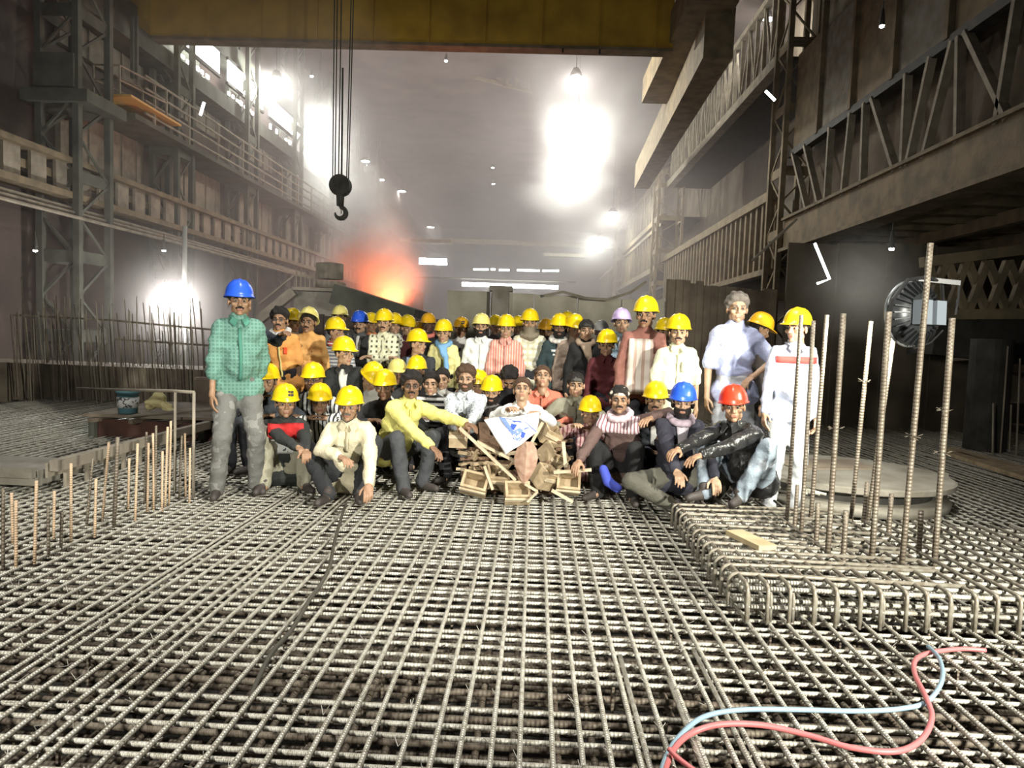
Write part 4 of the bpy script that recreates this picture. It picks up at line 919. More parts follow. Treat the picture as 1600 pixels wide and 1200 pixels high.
# ------------------------------------------------------------------ garment details
_SVC = {}
def surf_y(J, x, z):
    V = J['_V']; d = (V[:, 0]-x)**2+(V[:, 2]-z)**2; yc_ = np.interp(z, [min(J['pel'][2], J['nb'][2]-.01), J['nb'][2]], [J['pel'][1], J['nb'][1]]); k = (d < .026**2) & (V[:, 1] > yc_-.175-.05*J['fat'])
    if not k.any(): return None
    return V[k, 1].min()
def chest_patch(o, J, name, x0, x1, t0, t1, col, nx=4, nz=6, off=.006, taper=0, pattern=None, label=None, skew=0):
    if '_V' not in J:
        me = J['shirt'].data; V = np.empty(len(me.vertices)*3); me.vertices.foreach_get('co', V); J['_V'] = V.reshape(-1, 3)
    nb, pel, s = J['nb'], J['pel'], J['s']; v = []; last = None
    for j in range(nz+1):
        t = t0+(t1-t0)*j/nz; c = nb+(pel-nb)*t
        for i in range(nx+1):
            k = 1-taper*(j/nz); x = c[0]+(x0+(x1-x0)*i/nx)*s*k+skew*(j/nz); z = c[2]
            y = surf_y(J, x, z)
            if y is None: y = last if last is not None else c[1]-.12
            last = y; v.append((x, y-off, z))
    f = [(j*(nx+1)+i, j*(nx+1)+i+1, (j+1)*(nx+1)+i+1, (j+1)*(nx+1)+i) for j in range(nz) for i in range(nx)]
    b = MB(); b.add(v, f); q = b.build(name, mat(o.name+name+str(len(o.children)), col, .85, pattern=pattern), J['shirt'], True, label=label)
    sl = q.modifiers.new('thick', 'SOLIDIFY'); sl.thickness = .004; return q
def collar(col, placket=True, open_=0, under=(.8, .8, .78), pocket=False):
    def f(o, J):
        if open_: chest_patch(o, J, 'undershirt', -.05*open_, .05*open_, .0, .55, under, taper=.6)
        elif placket: chest_patch(o, J, 'placket', -.012, .012, .12, .95 if J['head'][2] > 1.2 else .5, tuple(c*.8 for c in col), 1, 10)
        if pocket: chest_patch(o, J, 'pocket', .03, .11, .25, .45, tuple(c*.9 for c in col), 3, 4)
        nb, s, fw = J['nb'], J['s'], J['fwd']; b = MB()
        b.tube([tuple(nb+np.array([.066*math.sin(t), .004-.07*math.cos(t)*(1 if math.cos(t) > 0 else .8), .03-.035*max(0, math.cos(t))])*s) for t in [.25+i*(2*PI-.5)/14 for i in range(15)]], .011, 5)
        for k in (-1, 1):
            a = nb+np.array([k*.055, -.07, .018])*s; c = nb+np.array([k*.014, -.092, -.005])*s; d = nb+np.array([k*.04, -.115, -.055])*s; e = nb+np.array([k*.075, -.085, -.02])*s
            lo = [tuple(p) for p in (a, c, d, e)]; hi = [(p[0], p[1]-.004, p[2]+.008) for p in lo]
            b.add(lo+hi, [(0, 1, 2, 3), (7, 6, 5, 4), (0, 4, 5, 1), (1, 5, 6, 2), (2, 6, 7, 3), (3, 7, 4, 0)])
        b.build('collar', mat(o.name+'collar', tuple(c*.92 for c in col), .85), J['shirt'])
    return f
def scarf(name, col, pattern=None, mask=False, hang=True):
    def f(o, J):
        nb, s, h = J['nb'], J['s'], J['head']; B = Blob()
        for i in range(12):
            t = 2*PI*i/12; c = nb+np.array([.085*math.cos(t), -.01+.085*math.sin(t), .02-.035*math.sin(-t)])*s
            B.ell(c, (.04, .04, .035))
        if hang:
            B.cap(nb+np.array([.03, -.11, -.03])*s, nb+np.array([.07, -.15, -.3])*s, .03, .035); B.cap(nb+np.array([-.04, -.11, -.02])*s, nb+np.array([.02, -.15, -.14])*s, .03, .03)
        if mask:
            B.ell(h+np.array([0, -.035, -.075])*s, (.07*s, .075*s, .055*s)); B.cap(h+np.array([0, -.03, -.1]), nb+np.array([0, -.03, 0]), .075*s, .085*s)
        V, Q = B.remesh(.012 if J['hd'] else .017, 2); V = wrinkle(V, normals(V, Q), .006, 5)
        link(name, np_mesh(name, V, Q, [mat(o.name+name, col, .9, pattern=pattern)]), o)
    return f
def multi(*fs):
    def f(o, J):
        for q in fs: q(o, J)
    return f
def pt(*a, **k):
    return lambda o, J: chest_patch(o, J, *a, **k)
def headwrap(col, pattern=None):
    def f(o, J):
        B = Blob(); B.ell((0, .02, .055), (.084, .1, .072)); B.cap((-.07, -.03, .06), (.07, -.03, .06), .022); V, Q = B.remesh(.01, 2); V = wrinkle(V, normals(V, Q), .005, 3)
        J['on_head']('head_scarf', np_mesh('head_scarf', V, Q, [mat(o.name+'wrap', col, .9, pattern=pattern)]))
    return f
def cap_hat(col):
    def f(o, J):
        B = Blob(); B.ell((0, .015, .055), (.082, .1, .068)); B.ell((0, -.1, .058), (.055, .05, .008)); V, Q = B.remesh(.009, 2)
        J['on_head']('cloth_cap', np_mesh('cloth_cap', V, Q, [mat(o.name+'cap', col, .9)]))
    return f
def emblem(cols=(.03, .03, .03)):
    def f(o, J):
        b = MB()
        for (x, z) in ((-.012, .0), (.012, .0), (-.012, .024), (.012, .024)): b.box((x+.03, -.114+(z)*.45, .085+z), (.02, .006, .02))
        J['on_head']('helmet_emblem', b.mesh('helmet_emblem', mat('emblem_black', (.02, .02, .02), .6)))
    return f
P = person
# ------------------------------------------------------------------ standing row, left to right
P('stout man in green checked shirt and blue hard hat standing at far left', 374, 471, 5.75, hat='blue', yaw=.5, hyaw=-.05, sk='m', mous=1, fat=.7, hd=1, shirt=(.10, .24, .185), spat=('check', (.17, .33, .27), 34), trou=(.17, .17, .155), tpat=('blotch', (.26, .26, .24), 9),
  sleeve='rolled', R=(-.21, -.06, .80, -1, .6, 0), L=(.15, .12, .86), extra=collar((.09, .3, .22)), scale=1.03, feet={-1: (-.16, -.06, .085), 1: (.15, .05, .085)})
P('hidden man in dark jacket behind the green shirt, arm on his neighbour', 377, 480, 6.5, sk='d', shirt=(.03, .035, .045), L=(.50, -.28, 1.34, 1, 0, -1), hair='k', hyaw=.3)
P('curly haired man with glasses in orange polo shirt, no hard hat', 437, 500, 7.2, hd=1, bighair=1, mous=1, glasses=1, sk='m', hyaw=.15, shirt=(.9, .42, .12), sleeve='half', side=.12, tuck=0, R='down', extra=multi(collar((.95, .8, .3)), pt('chest_badge', .05, .09, .3, .45, (.8, .1, .03)), scarf('neck_cloth', (.7, .68, .66), hang=False)))
P('man in yellow hard hat turned right between the two orange shirts', 457, 505, 8.0, hat='yellow', hyaw=1.1, sk='l', shirt=(.72, .68, .6), R='front')
P('moustached man in orange and brown shirt, pale hard hat tipped back', 482, 504, 7.6, hd=1, hat='paleyellow', htilt=-.45, mous=1, sk='m', shirt=(.85, .47, .16), sleeve='long', L='down', spat=('speck', (.4, .2, .08), 4), R=(-.2, -.1, .95))
P('man with pale hard hat behind the striped headcloth, left of blue hat', 531, 497, 9.3, hat='paleyellow', sk='l', shirt=(.3, .3, .3), hpitch=-.1)
P('man in profile with red striped headcloth under yellow hard hat', 525, 519, 7.9, hat='yellow', hyaw=1.2, sk='m', shirt=(.62, .62, .62), spat=('hstripe', (.2, .22, .25), 26), extra=scarf('neck_cloth', (.8, .75, .72), ('hstripe', (.6, .04, .04), 30), hang=False))
P('man in black blazer stooping in the middle of the left group', 538, 553, 6.95, hd=1, hat='yellow', hyaw=.9, sk='l', shirt=(.02, .022, .022), sname='blazer', scale=1.0, extra=collar((.03, .03, .03), False, 1.0, (.8, .8, .75)), L='front')
P('moustached man in grey overshirt and blue hard hat', 562, 507, 8.6, hat='blue', mous=1, sk='l', shirt=(.10, .105, .11), extra=collar((.12, .12, .12), False, .8, (.85, .84, .8)))
P('man in yellow hard hat and orange vest behind the blue hat', 580, 508, 9.5, hat='yellow', hyaw=.7, sk='m', shirt=(.85, .3, .12), sname='vest')
P('man with folded arms in cream shirt with dark dashes', 600, 505, 8.2, hd=1, hat='yellow', mous=1, sk='l', shirt=(.86, .85, .62), spat=('dash', (.12, .13, .08), 17), R='cross', L='cross', extra=collar((.86, .85, .62)))
P('man peering over the shoulder of the folded arms man', 617, 509, 9.2, hat='yellow', hyaw=.4, sk='l', shirt=(.6, .6, .5), spat=('dash', (.15, .15, .15), 20))
P('man in dark maroon top and yellow hard hat looking down', 637, 512, 9.2, hat='yellow', sk='l', hyaw=.5, hpitch=.1, shirt=(.07, .015, .015))
P('man mostly hidden, orange yellow hard hat behind the maroon top', 655, 520, 10.4, hat='orange', sk='d', shirt=(.05, .05, .05))
P('man in profile, light blue collar under dark jacket, yellow hard hat', 653, 538, 7.9, hat='yellow', hyaw=1.0, sk='l', shirt=(.04, .045, .05), extra=pt('shoulder_cloth', -.12, .02, .0, .3, (.4, .52, .8)))
P('dark faced man in small yellow cap with pink cloth at neck', 669, 508, 9.8, hat='orange', sk='dd', shirt=(.02, .02, .02), extra=scarf('neck_cloth', (.85, .25, .2), hang=False))
P('man in pale yellow shirt with light blue scarf', 693, 521, 8.3, hd=1, hat='yellow', sk='l', hyaw=-.05, shirt=(.86, .80, .36), extra=scarf('blue_scarf', (.22, .45, .72), None, False, True))
P('man in emblem marked yellow hard hat behind white sleeves', 721, 515, 9.4, hat='orange', sk='m', shirt=(.82, .8, .76), spat=('blotch', (.08, .08, .08), 5), extra=emblem())
P('bearded man in white long shirt, centre left of the back row', 752, 512, 8.3, hd=1, hat='paleyellow', beard=1, sk='l', shirt=(.9, .9, .86), extra=collar((.9, .9, .86)), hpitch=-.1)
P('dark faced man between white shirt and red striped shirt', 774, 511, 9.8, hat='yellow', sk='d', shirt=(.04, .03, .03))
P('man in red and white striped shirt in the centre of the back row', 791, 514, 8.2, hd=1, hat='yellow', sk='l', shirt=(.78, .3, .22), spat=('vstripe', (.88, .62, .54), 34), extra=collar((.82, .45, .38)), sleeve='rolled')
P('man half hidden behind the red striped shirt, right side', 809, 512, 10.0, hat='yellow', sk='l', shirt=(.1, .1, .09))
P('tall man with cloth over his face in white checked shirt', 828, 505, 8.3, hd=1, hat='yellow', sk='l', shirt=(.88, .87, .74), spat=('check', (.72, .70, .5), 15), extra=scarf('face_scarf', (.28, .24, .17), None, True, False))
P('man with black face mask and khaki shirt', 853, 519, 8.8, hat='orange', sk='m', shirt=(.2, .18, .12), extra=scarf('face_mask', (.015, .013, .013), None, True, False))
def tee(o, J): chest_patch(o, J, 'chest_print', -.09, .12, .22, .28, (.7, .75, .75), 6, 2); chest_patch(o, J, 'chest_print', -.07, .13, .32, .37, (.5, .58, .58), 6, 2); scarf('white_collar', (.8, .76, .7), hang=False)(o, J)
P('dark skinned man in dark teal tee with white chest print', 874, 513, 8.1, hd=1, hat='yellow', sk='d', beard=1, shirt=(.03, .055, .06), sleeve='half', extra=tee)
P('man hidden behind, only the yellow hard hat top visible right of teal tee', 886, 506, 10.0, hat='yellow', sk='d', shirt=(.05, .05, .05))
P('man in beige brown jacket and yellow hard hat, head bowed', 898, 514, 8.0, hd=1, hat='yellow', sk='d', hpitch=.15, hyaw=.3, shirt=(.36, .28, .22), sname='jacket')
P('man in black jacket with pale headcloth and hanging brown scarf', 916, 517, 7.7, sk='l', shirt=(.015, .015, .015), sname='jacket', extra=multi(cap_hat((.05, .05, .045)), scarf('brown_scarf', (.38, .28, .2)), pt('badge', .08, .1, .5, .53, (.9, .9, .9), nx=1, nz=1)))
P('man mostly hidden, white cap behind the maroon shirt', 939, 520, 9.6, hat='white', sk='dd', shirt=(.04, .04, .04), hair=None)
P('man in dark maroon shirt and yellow hard hat right of the black jacket', 948, 540, 7.3, hd=1, hat='yellow', sk='l', hyaw=-.2, shirt=(.11, .02, .025), extra=collar((.13, .03, .035), False))
P('smiling man in light blue shirt and lilac hard hat', 971, 506, 7.8, hd=1, hat='lilac', sk='l', hpitch=-.12, shirt=(.5, .68, .82), extra=collar((.6, .75, .85), False, .8, (.85, .85, .82)))
P('tall man in brown and white shirt with yellow hard hat', 1009, 493, 6.75, hd=1, hat='yellow', hyaw=-.35, beard=0, mous=1, sk='m', shirt=(.3, .13, .1), extra=pt('white_front', -.14, .07, .12, 1.1, (.78, .7, .62), nx=8, nz=10, taper=-.15, pattern=('vstripe', (.55, .4, .33), 13)), scale=1.06)
P('man hidden behind the cream polo, yellow hard hat edge visible', 1038, 520, 8.0, hat='yellow', sk='l', shirt=(.6, .6, .55))
P('moustached man in cream short sleeved shirt and yellow hard hat', 1060, 520, 6.35, hd=1, hat='yellow', hyaw=-.15, mous=1, sk='l', shirt=(.86, .85, .62), sleeve='half', extra=collar((.84, .83, .6), True, 0, pocket=True), R='down', L='down')
P('curly haired bareheaded man in pale blue tee, hand on hip', 1152, 483, 6.3, hd=1, bighair=1, hair='g', hyaw=-.1, sk='l', shirt=(.5, .55, .80), sleeve='half', L=(.15, -.06, 1.12, 1.4, .4, -.2), R='down', side=.05, trou=(.5, .52, .55))
P('man in amber hard hat turned away behind the pale blue tee', 1187, 515, 7.0, hat='orange', yaw=1.6, hpitch=.4, sk='m', shirt=(.05, .04, .035))
P('man in pale blue jacket with red chest band beside the starter bars', 1245, 514, 5.75, hd=1, hat='yellow', hyaw=-.9, sk='l', shirt=(.55, .6, .72), sname='jacket', R=(-.26, -.14, .86), L='down', side=-.02, trou=(.55, .57, .58), tlabel='pale grey trousers', extra=multi(pt('red_band', -.17, .17, .16, .27, (.75, .06, .05), nx=8, nz=2), collar((.6, .64, .74), False)), fat=.4)
# ------------------------------------------------------------------ second, crouching row
P('grey faced man crouching behind the man in red and black sweater', 418, 596, 6.65, hd=1, hat='yellow', sk='m', shirt=(.06, .07, .08), R='chin', strap=1)
P('dark faced man crouching with black and white shirt, left group', 489, 594, 6.75, hd=1, hat='yellow', sk='d', shirt=(.75, .75, .72), spat=('vstripe', (.03, .03, .03), 22), glasses=1)
P('man in red white and black sweater squatting at front left', 446, 631, 5.95, hd=1, hat='yellow', sk='m', yaw=.35, hyaw=.1, strap=1, shirt=(.035, .038, .036), sname='sweater', trou=(.40, .38, .28), tpat=('blotch', (.3, .28, .2), 14), hand='c', R=(.10, -.42, .44, -1, 0, -1), L=(.16, -.46, .42, 1, 0, -1),
  extra=multi(pt('red_yoke', -.14, .15, .03, .32, (.6, .03, .03), nx=7, nz=5), pt('white_band', -.11, .13, .34, .66, (.75, .76, .74), nx=6, nz=5, pattern=('blotch', (.1, .1, .1), 26)), emblem()))
P('thin man with yellow hard hat and black striped shirt beside cream shirt', 500, 628, 6.4, hd=1, hat='yellow', htilt=.05, sk='m', hyaw=.3, shirt=(.7, .7, .68), spat=('vstripe', (.02, .02, .02), 25))
P('man in cream shirt squatting at front, one hand touching the bars', 546, 636, 5.72, hd=1, hat='yellow', sk='m', strap=1, mous=1, hair='g', shirt=(.78, .71, .5), trou=(.03, .032, .035), R=(.02, -.34, .42, -1, .0, -.3), L=(.27, -.40, .13, 1, .2, 0), hand='r', side=-.08, lean=.42, loose=1.0,
  feet={-1: (-.13, -.12, .085), 1: (.10, -.02, .085)}, knees={-1: (-.75, -.4, 1), 1: (.5, -.8, .9)}, extra=collar((.78, .71, .5)))
P('bareheaded man in profile between two yellow hard hats', 562, 594, 7.1, hd=1, hyaw=1.1, sk='l', shirt=(.03, .03, .03))
P('man bowing so that only his domed yellow hard hat shows', 580, 592, 6.95, hat='yellow', hpitch=.55, hyaw=.7, hroll=.15, sk='l', shirt=(.6, .6, .55))
P('smiling dark man in black shirt and yellow hard hat', 601, 606, 6.55, hd=1, hat='yellow', sk='d', shirt=(.02, .02, .02), side=.06)
P('man with pale yellow hard hat just behind the smiling dark man', 621, 585, 7.8, hat='paleyellow', sk='d', hyaw=.3, shirt=(.1, .1, .08))
P('moustached man with black hair and glasses in lemon yellow shirt', 643, 603, 6.15, hd=1, bighair=1, glasses=1, mous=1, sk='d', yaw=.75, hyaw=-.55, shirt=(.86, .80, .25), trou=(.07, .075, .08), R=(-.02, -.42, .42, -1, .1, -.5), L=(.30, -.52, .62, .5, 0, -1), lean=.5, loose=.6, fat=.4,
  feet={-1: (-.13, -.12, .085), 1: (.14, -.02, .085)}, knees={-1: (-.35, -1, .8), 1: (.3, -1, .9)}, extra=collar((.86, .8, .25)))
P('man with yellow hard hat directly behind the lemon shirt', 651, 580, 7.7, hat='yellow', sk='m', shirt=(.05, .05, .05))
P('bareheaded youth in black and white striped top', 674, 600, 7.1, hd=1, sk='l', shirt=(.8, .8, .78), spat=('hstripe', (.02, .02, .02), 18))
P('bareheaded youth looking out beside the bearded man', 691, 593, 7.7, hd=1, sk='l', shirt=(.7, .7, .65))
P('bearded brown haired man in white patterned shirt leaning on stick', 728, 592, 6.6, hd=1, hair='b', bighair=1, beard=1, sk='l', shirt=(.80, .84, .86), spat=('speck', (.25, .3, .36), 60), R=(-.02, -.42, .62, -1, 0, -.5), L=(.08, -.44, .60, 1, 0, -.5), extra=collar((.8, .84, .86)))
P('man with yellow hard hat peeping over the patterned shirt', 747, 603, 7.4, hat='yellow', sk='l', shirt=(.7, .7, .7))
P('bearded man in grey vest and yellow hard hat behind the pile', 768, 614, 6.85, hd=1, hat='yellow', beard=1, sk='l', shirt=(.2, .2, .2), extra=collar((.25, .25, .25), False, 1.0, (.85, .84, .8)))
P('person in black with bent head behind the white shirt', 796, 592, 7.5, hd=1, bighair=1, hpitch=.7, sk='m', shirt=(.02, .02, .025))
P('man in white shirt holding up the printed white sheet', 816, 610, 6.6, hd=1, hpitch=-.3, hair='b', sk='l', shirt=(.9, .9, .87), R=(-.12, -.40, .75, -1, 0, -.6), L=(.16, -.38, .72, 1, 0, -.6), extra=multi(collar((.9, .9, .87)), headwrap((.4, .36, .28))) if 0 else collar((.9, .9, .87)))
P('youth in coral red shirt with head tilted back', 848, 590, 7.05, hd=1, hpitch=-.35, hair='b', sk='l', shirt=(.75, .22, .14), extra=collar((.8, .3, .2)))
P('man in olive shirt and dark cloth cap behind the pile', 900, 602, 6.9, hd=1, sk='l', shirt=(.28, .27, .2), extra=multi(cap_hat((.1, .1, .09)), collar((.28, .27, .2))))
P('man with yellow hard hat leaning in, pink striped shirt', 922, 646, 6.6, hd=1, hat='yellow', sk='l', scale=.92, side=-.1, shirt=(.78, .52, .5), spat=('vstripe', (.3, .1, .12), 28), R=(-.18, -.35, .62))
P('moustached man with patterned headcloth in pink striped and brown shirt', 968, 625, 6.1, hd=1, mous=1, sk='m', yaw=-.4, hyaw=.3, shirt=(.13, .08, .07), lean=.4, trou=(.02, .02, .02), R=(-.22, -.42, .36, -1, 0, -.4), L=(.31, -.10, .76, .8, .2, .3), extra=multi(headwrap((.62, .56, .46), ('speck', (.12, .07, .04), 60)), pt('striped_front', -.17, .18, -.03, .3, (.8, .66, .68), nx=8, nz=5, pattern=('vstripe', (.3, .14, .16), 34)), scarf('neck_cloth', (.8, .62, .66), hang=False)))
P('man in yellow hard hat and dark jacket behind the blue hard hat', 1024, 626, 6.3, hd=1, hat='yellow', mous=1, sk='l', hyaw=-.15, shirt=(.06, .065, .08), R='lap', extra=collar((.75, .78, .8), False, .9, (.85, .84, .8)), hand='r')
P('bearded man in navy jacket and blue hard hat squatting at front right', 1067, 630, 5.8, hd=1, hat='blue', beard=1, sk='l', hyaw=-.2, shirt=(.035, .035, .05), sname='jacket', trou=(.12, .115, .09), R=(-.10, -.50, .36, -1, .2, -.4), L=(.20, -.40, .34, 1, .2, -.3), fat=.4, loose=.8, lean=.3,
  feet={-1: (-.04, -.16, .085), 1: (.16, -.10, .085)}, knees={-1: (-1, -.4, .25), 1: (1, -.4, .35)}, extra=multi(pt('inner_shirt', -.05, .06, .02, .6, (.55, .5, .55), taper=.7), pt('chest_logo', .1, .135, .42, .6, (.8, .8, .8), nx=2, nz=4), scarf('neck_cloth', (.5, .4, .46), hang=False)))
P('grinning man in black leather jacket and red hard hat squatting at right', 1146, 636, 5.45, z0=.185, hd=1, hat='red', mous=0, sk='m', yaw=-.85, hyaw=.6, hroll=-.08, shirt=(.022, .022, .022), sname='leather_jacket', trou=(.30, .36, .42), tpat=('blotch', (.42, .47, .52), 8), tlabel='faded light blue jeans', lean=.55, R=(-.16, -.52, .40, -1, 0, -.3), L=(.02, -.50, .38, 1, 0, -.4), fat=.3, loose=.8,
  feet={-1: (-.12, -.14, .085), 1: (.12, -.04, .085)}, knees={-1: (-.5, -.8, .7), 1: (.4, -.8, .6)}, extra=collar((.03, .03, .03), False))
for m in bpy.data.materials:
    if m.name == 'cloth_%d' % PC[0]: m.node_tree.nodes['Principled BSDF'].inputs['Roughness'].default_value = .28
# ------------------------------------------------------------------ floodlight on the tall starter bar
FP = onY(1430, 490, 4.62)
fl = empty('round_floodlight', FP, label='round black floodlight seen from behind, tied to a tall starter bar', cat='floodlight')
aim = Vector((-1.5, 7.6, .9)); dirv = Vector((-.40, .91, -.04)).normalized(); RQ = (-dirv).to_track_quat('Z', 'Y').to_matrix()
def fr_(mb, nm, m, par=None, sm=False, **k):
    mb.v = [RQ @ Vector(p) for p in mb.v]; return mb.build(nm, m, par or fl, sm, **k)
q = MB(); q.lathe([(.0, .06), (.12, .055), (.2, .0), (.205, -.05), (.19, -.05), (.0, -.045)], 32); hb_ = fr_(q, 'housing', mat('flood_housing', (.035, .038, .04), .35, .3), sm=True)
q = MB()
for i in range(28):
    a = 2*PI*i/28; q.bar((.13*math.cos(a), .13*math.sin(a), .065), (.2*math.cos(a), .2*math.sin(a), .012), .008, .02)
fr_(q, 'cooling_fin', MATS['flood_housing'])
q = MB(); q.tube([(.205*math.cos(2*PI*i/32), .205*math.sin(2*PI*i/32), -.045) for i in range(32)], .01, 6, closed=True); fr_(q, 'rim', mat('rim_metal', (.4, .42, .42), .3, .7), sm=True)
q = MB(); q.lathe([(0, -.052), (.185, -.052), (.185, -.056), (0, -.056)], 28); fr_(q, 'lamp_glass', mat('flood_face', (1, 1, 1), .4, emit=((1, .98, .9), 60)))
for k in (-1, 1):
    q = MB(); q.box((k*.062, 0, .1), (.085, .15, .07)); fr_(q, 'driver_box', mat('driver_grey', (.2, .23, .26), .4)); 
q = MB(); q.tube([(-.215, 0, -.01), (-.22, .08, .02), (-.15, .2, .06), (0, .225, .08), (.15, .2, .06), (.22, .08, .02), (.215, 0, -.01)], .012, 6); fr_(q, 'bracket', M_black)
q = MB(); q.bar(Vector((0, 0, .22)), Vector((.25, -.02, .2)), .03); q.tube([(.25, -.02, .2), (.26, 0, .1), (.24, -.02, .0)], .008, 6); q.build('clamp', M_black, fl)
q = MB(); q.tube([(-.06, 0, -.15), (0, -.03, -.22), (.1, -.02, -.18), (.18, 0, -.1)], .006, 6); q.build('cable', M_black, fl)
light('flood_beam', 'SPOT', FP+dirv*.12, 110, (1, .97, .80), FP+dirv*5+Vector((0, 0, -.3)), .12, 150, .5)
# ------------------------------------------------------------------ the pile in front of the group
def block(px, py, Y, w, h, d, rz, rx, ry, label, m=M_wood):
    c = onY(px, py, Y); t = empty('timber_box', c, label=label, cat='wooden box'); R = Matrix.Rotation(rz, 3, 'Z') @ Matrix.Rotation(rx, 3, 'X') @ Matrix.Rotation(ry, 3, 'Y')
    th = .022
    for nm, a, s in (('side', (-w/2+th/2, 0, 0), (th, d, h)), ('side', (w/2-th/2, 0, 0), (th, d, h)), ('side', (0, d/2-th/2, 0), (w-2*th, th, h)), ('side', (0, -d/2+th/2, 0), (w-2*th, th, h)), ('bottom', (0, 0, -h/2+th/2), (w-2*th, d-2*th, th))):
        q = MB(); q.box(R @ Vector(a), s, R); q.build(nm, m, t)
    q = MB(); q.box(R @ Vector((0, -d/2-.008, h*.2)), (w*1.04, .016, .03), R); q.build('batten', M_stick, t); return t
block(808, 770, 5.85, .21, .12, .16, .15, .75, 0, 'small wooden box nearest the camera in the centre of the pile')
block(742, 756, 6.0, .22, .16, .16, -.3, .9, .3, 'tipped wooden box at lower left of the pile')
block(775, 745, 6.1, .19, .17, .16, .2, .75, .15, 'upright wooden box left of centre in the pile')
block(851, 745, 6.05, .18, .17, .16, .7, .6, .3, 'wooden box turned on its corner right of the brown bark')
block(888, 755, 6.05, .2, .15, .16, -.1, 1.0, .1, 'wooden box with pale rim at lower right of the pile')
block(864, 712, 6.25, .2, .17, .18, .5, .7, .4, 'tilted wooden box in the middle right of the pile')
block(858, 678, 6.35, .18, .14, .18, .3, .5, .5, 'topmost wooden box on the right of the pile')
block(716, 686, 6.2, .16, .14, .16, .1, -.05, .0, 'square wooden box at upper left of the pile', M_wood)
NB = [0]
def batten(a, b_, Y, w, m, label=None, group='short offcuts stacked in the pile', d2=0, nm='offcut'):
    A = onY(*a, Y); B = onY(*b_, Y+d2); q = MB(); q.bar((0, 0, 0), B-A, w, w*.7); q.build(nm, m, loc=A, label=label or 'short sawn wooden offcut stacked in the pile', cat='offcut' if nm == 'offcut' else 'stick', group=group if not label else None)
for r_ in range(9):
    y = 700+r_*8.0
    for c in range(4):
        x0 = 716+c*17+random.uniform(-4, 4)+r_*.8; Yv = 6.15+.05*c+random.uniform(-.05, .05)
        batten((x0, y+random.uniform(-2, 2)), (x0+random.uniform(11, 24), y+random.uniform(-3, 3)), Yv, random.uniform(.028, .045), random.choice([M_wood, M_wood2, M_stick, M_wood]), d2=random.uniform(-.05, .25))
for r_ in range(7):
    for c in range(3):
        x0 = 832+c*18+random.uniform(-5, 5); y = 692+r_*10+random.uniform(-3, 3)
        batten((x0, y), (x0+random.uniform(14, 26), y+random.uniform(-5, 3)), 6.25+random.uniform(-.05, .1), random.uniform(.028, .045), random.choice([M_wood, M_wood2, M_wood]), d2=random.uniform(-.05, .25))
for i in range(26):
    x0 = random.uniform(728, 884); y = random.uniform(715, 768)-abs(x0-806)*.12; a = random.uniform(-1.2, 1.2); L_ = random.uniform(12, 30)
    batten((x0, y), (x0+L_*math.cos(a), y+L_*math.sin(a)*.7), 6.08+random.uniform(-.08, .1), random.uniform(.02, .034), random.choice([M_wood, M_wood2, M_stick]), d2=random.uniform(-.06, .1))
core = MB()
for i in range(5): core.bar(onY(722+i*9, 735-i*16, 6.5), onY(890-i*9, 735-i*14, 6.5), .2, .14)
core.bar((-.6, 6.45, .07), (.36, 6.45, .07), .36, .14)
tag(core.build('log', M_wood2), 'dark split logs forming the shadowed core of the pile', 'log')
q = MB(); A = onY(765, 690, 6.3)
for i in range(7): q.bar(A+Vector((random.uniform(-.2, .2), random.uniform(-.05, .1), random.uniform(-.1, .12))), A+Vector((random.uniform(-.25, .25), random.uniform(0, .1), random.uniform(-.12, .16))), .1, .07)
q.build('bark_slab', M_wood2, label='dark brown bark slabs under the top left of the printed sheet', cat='bark')
ST = [((718, 668), (806, 750), 5.95, .034, 'long pale peeled stick slanting down the front of the pile'), ((745, 690), (808, 722), 5.98, .036, 'tan stick below the long pale stick'), ((865, 738), (924, 734), 5.8, .032, 'pale stick poking out to the right of the pile'),
      ((862, 766), (895, 784), 5.75, .034, 'pale stick lying on the bars at lower right of the pile'), ((848, 660), (826, 700), 5.9, .035, 'upright stick gripped right of the printed sheet'), ((820, 756), (840, 768), 5.8, .026, 'thin bent stick behind the central box, upper half'), ((840, 768), (824, 784), 5.72, .026, 'thin bent stick behind the central box, lower half'),
      ((880, 690), (884, 730), 5.95, .03, 'short vertical stick at the right edge of the pile'), ((757, 728), (770, 765), 5.95, .03, 'short vertical stick at the left of the pile')]
for (a, c, Y, w, l) in ST: batten(a, c, Y, w, M_stick, l, nm='stick')
q = MB(); v = []; pr = [(822, 690, .055), (823, 700, .085), (822, 715, .105), (821, 728, .095), (820, 742, .06), (818, 756, .02)]
pts = [onY(a, b_, 5.88) for a, b_, w in pr]
for p_, (a, b_, w) in zip(pts, pr): v += [p_+Vector((-w*.95, .0, 0)), p_+Vector((0, -.035, 0)), p_+Vector((w*.95, 0, 0)), p_+Vector((0, .03, 0))]
f = []
for i in range(len(pr)-1):
    for k in range(4): f.append((i*4+k, i*4+(k+1) % 4, i*4+4+(k+1) % 4, i*4+4+k))
f += [(0, 1, 2, 3)[::-1], tuple(len(v)-4+k for k in range(4))]
q.add(v, f); q.build('spade_blade', mat('pale_rust_blade', (.5, .34, .25), .7, noise=(.36, .2, .14), nscale=20), label='pale rusty spade shaped blade standing in the centre of the pile', cat='blade')
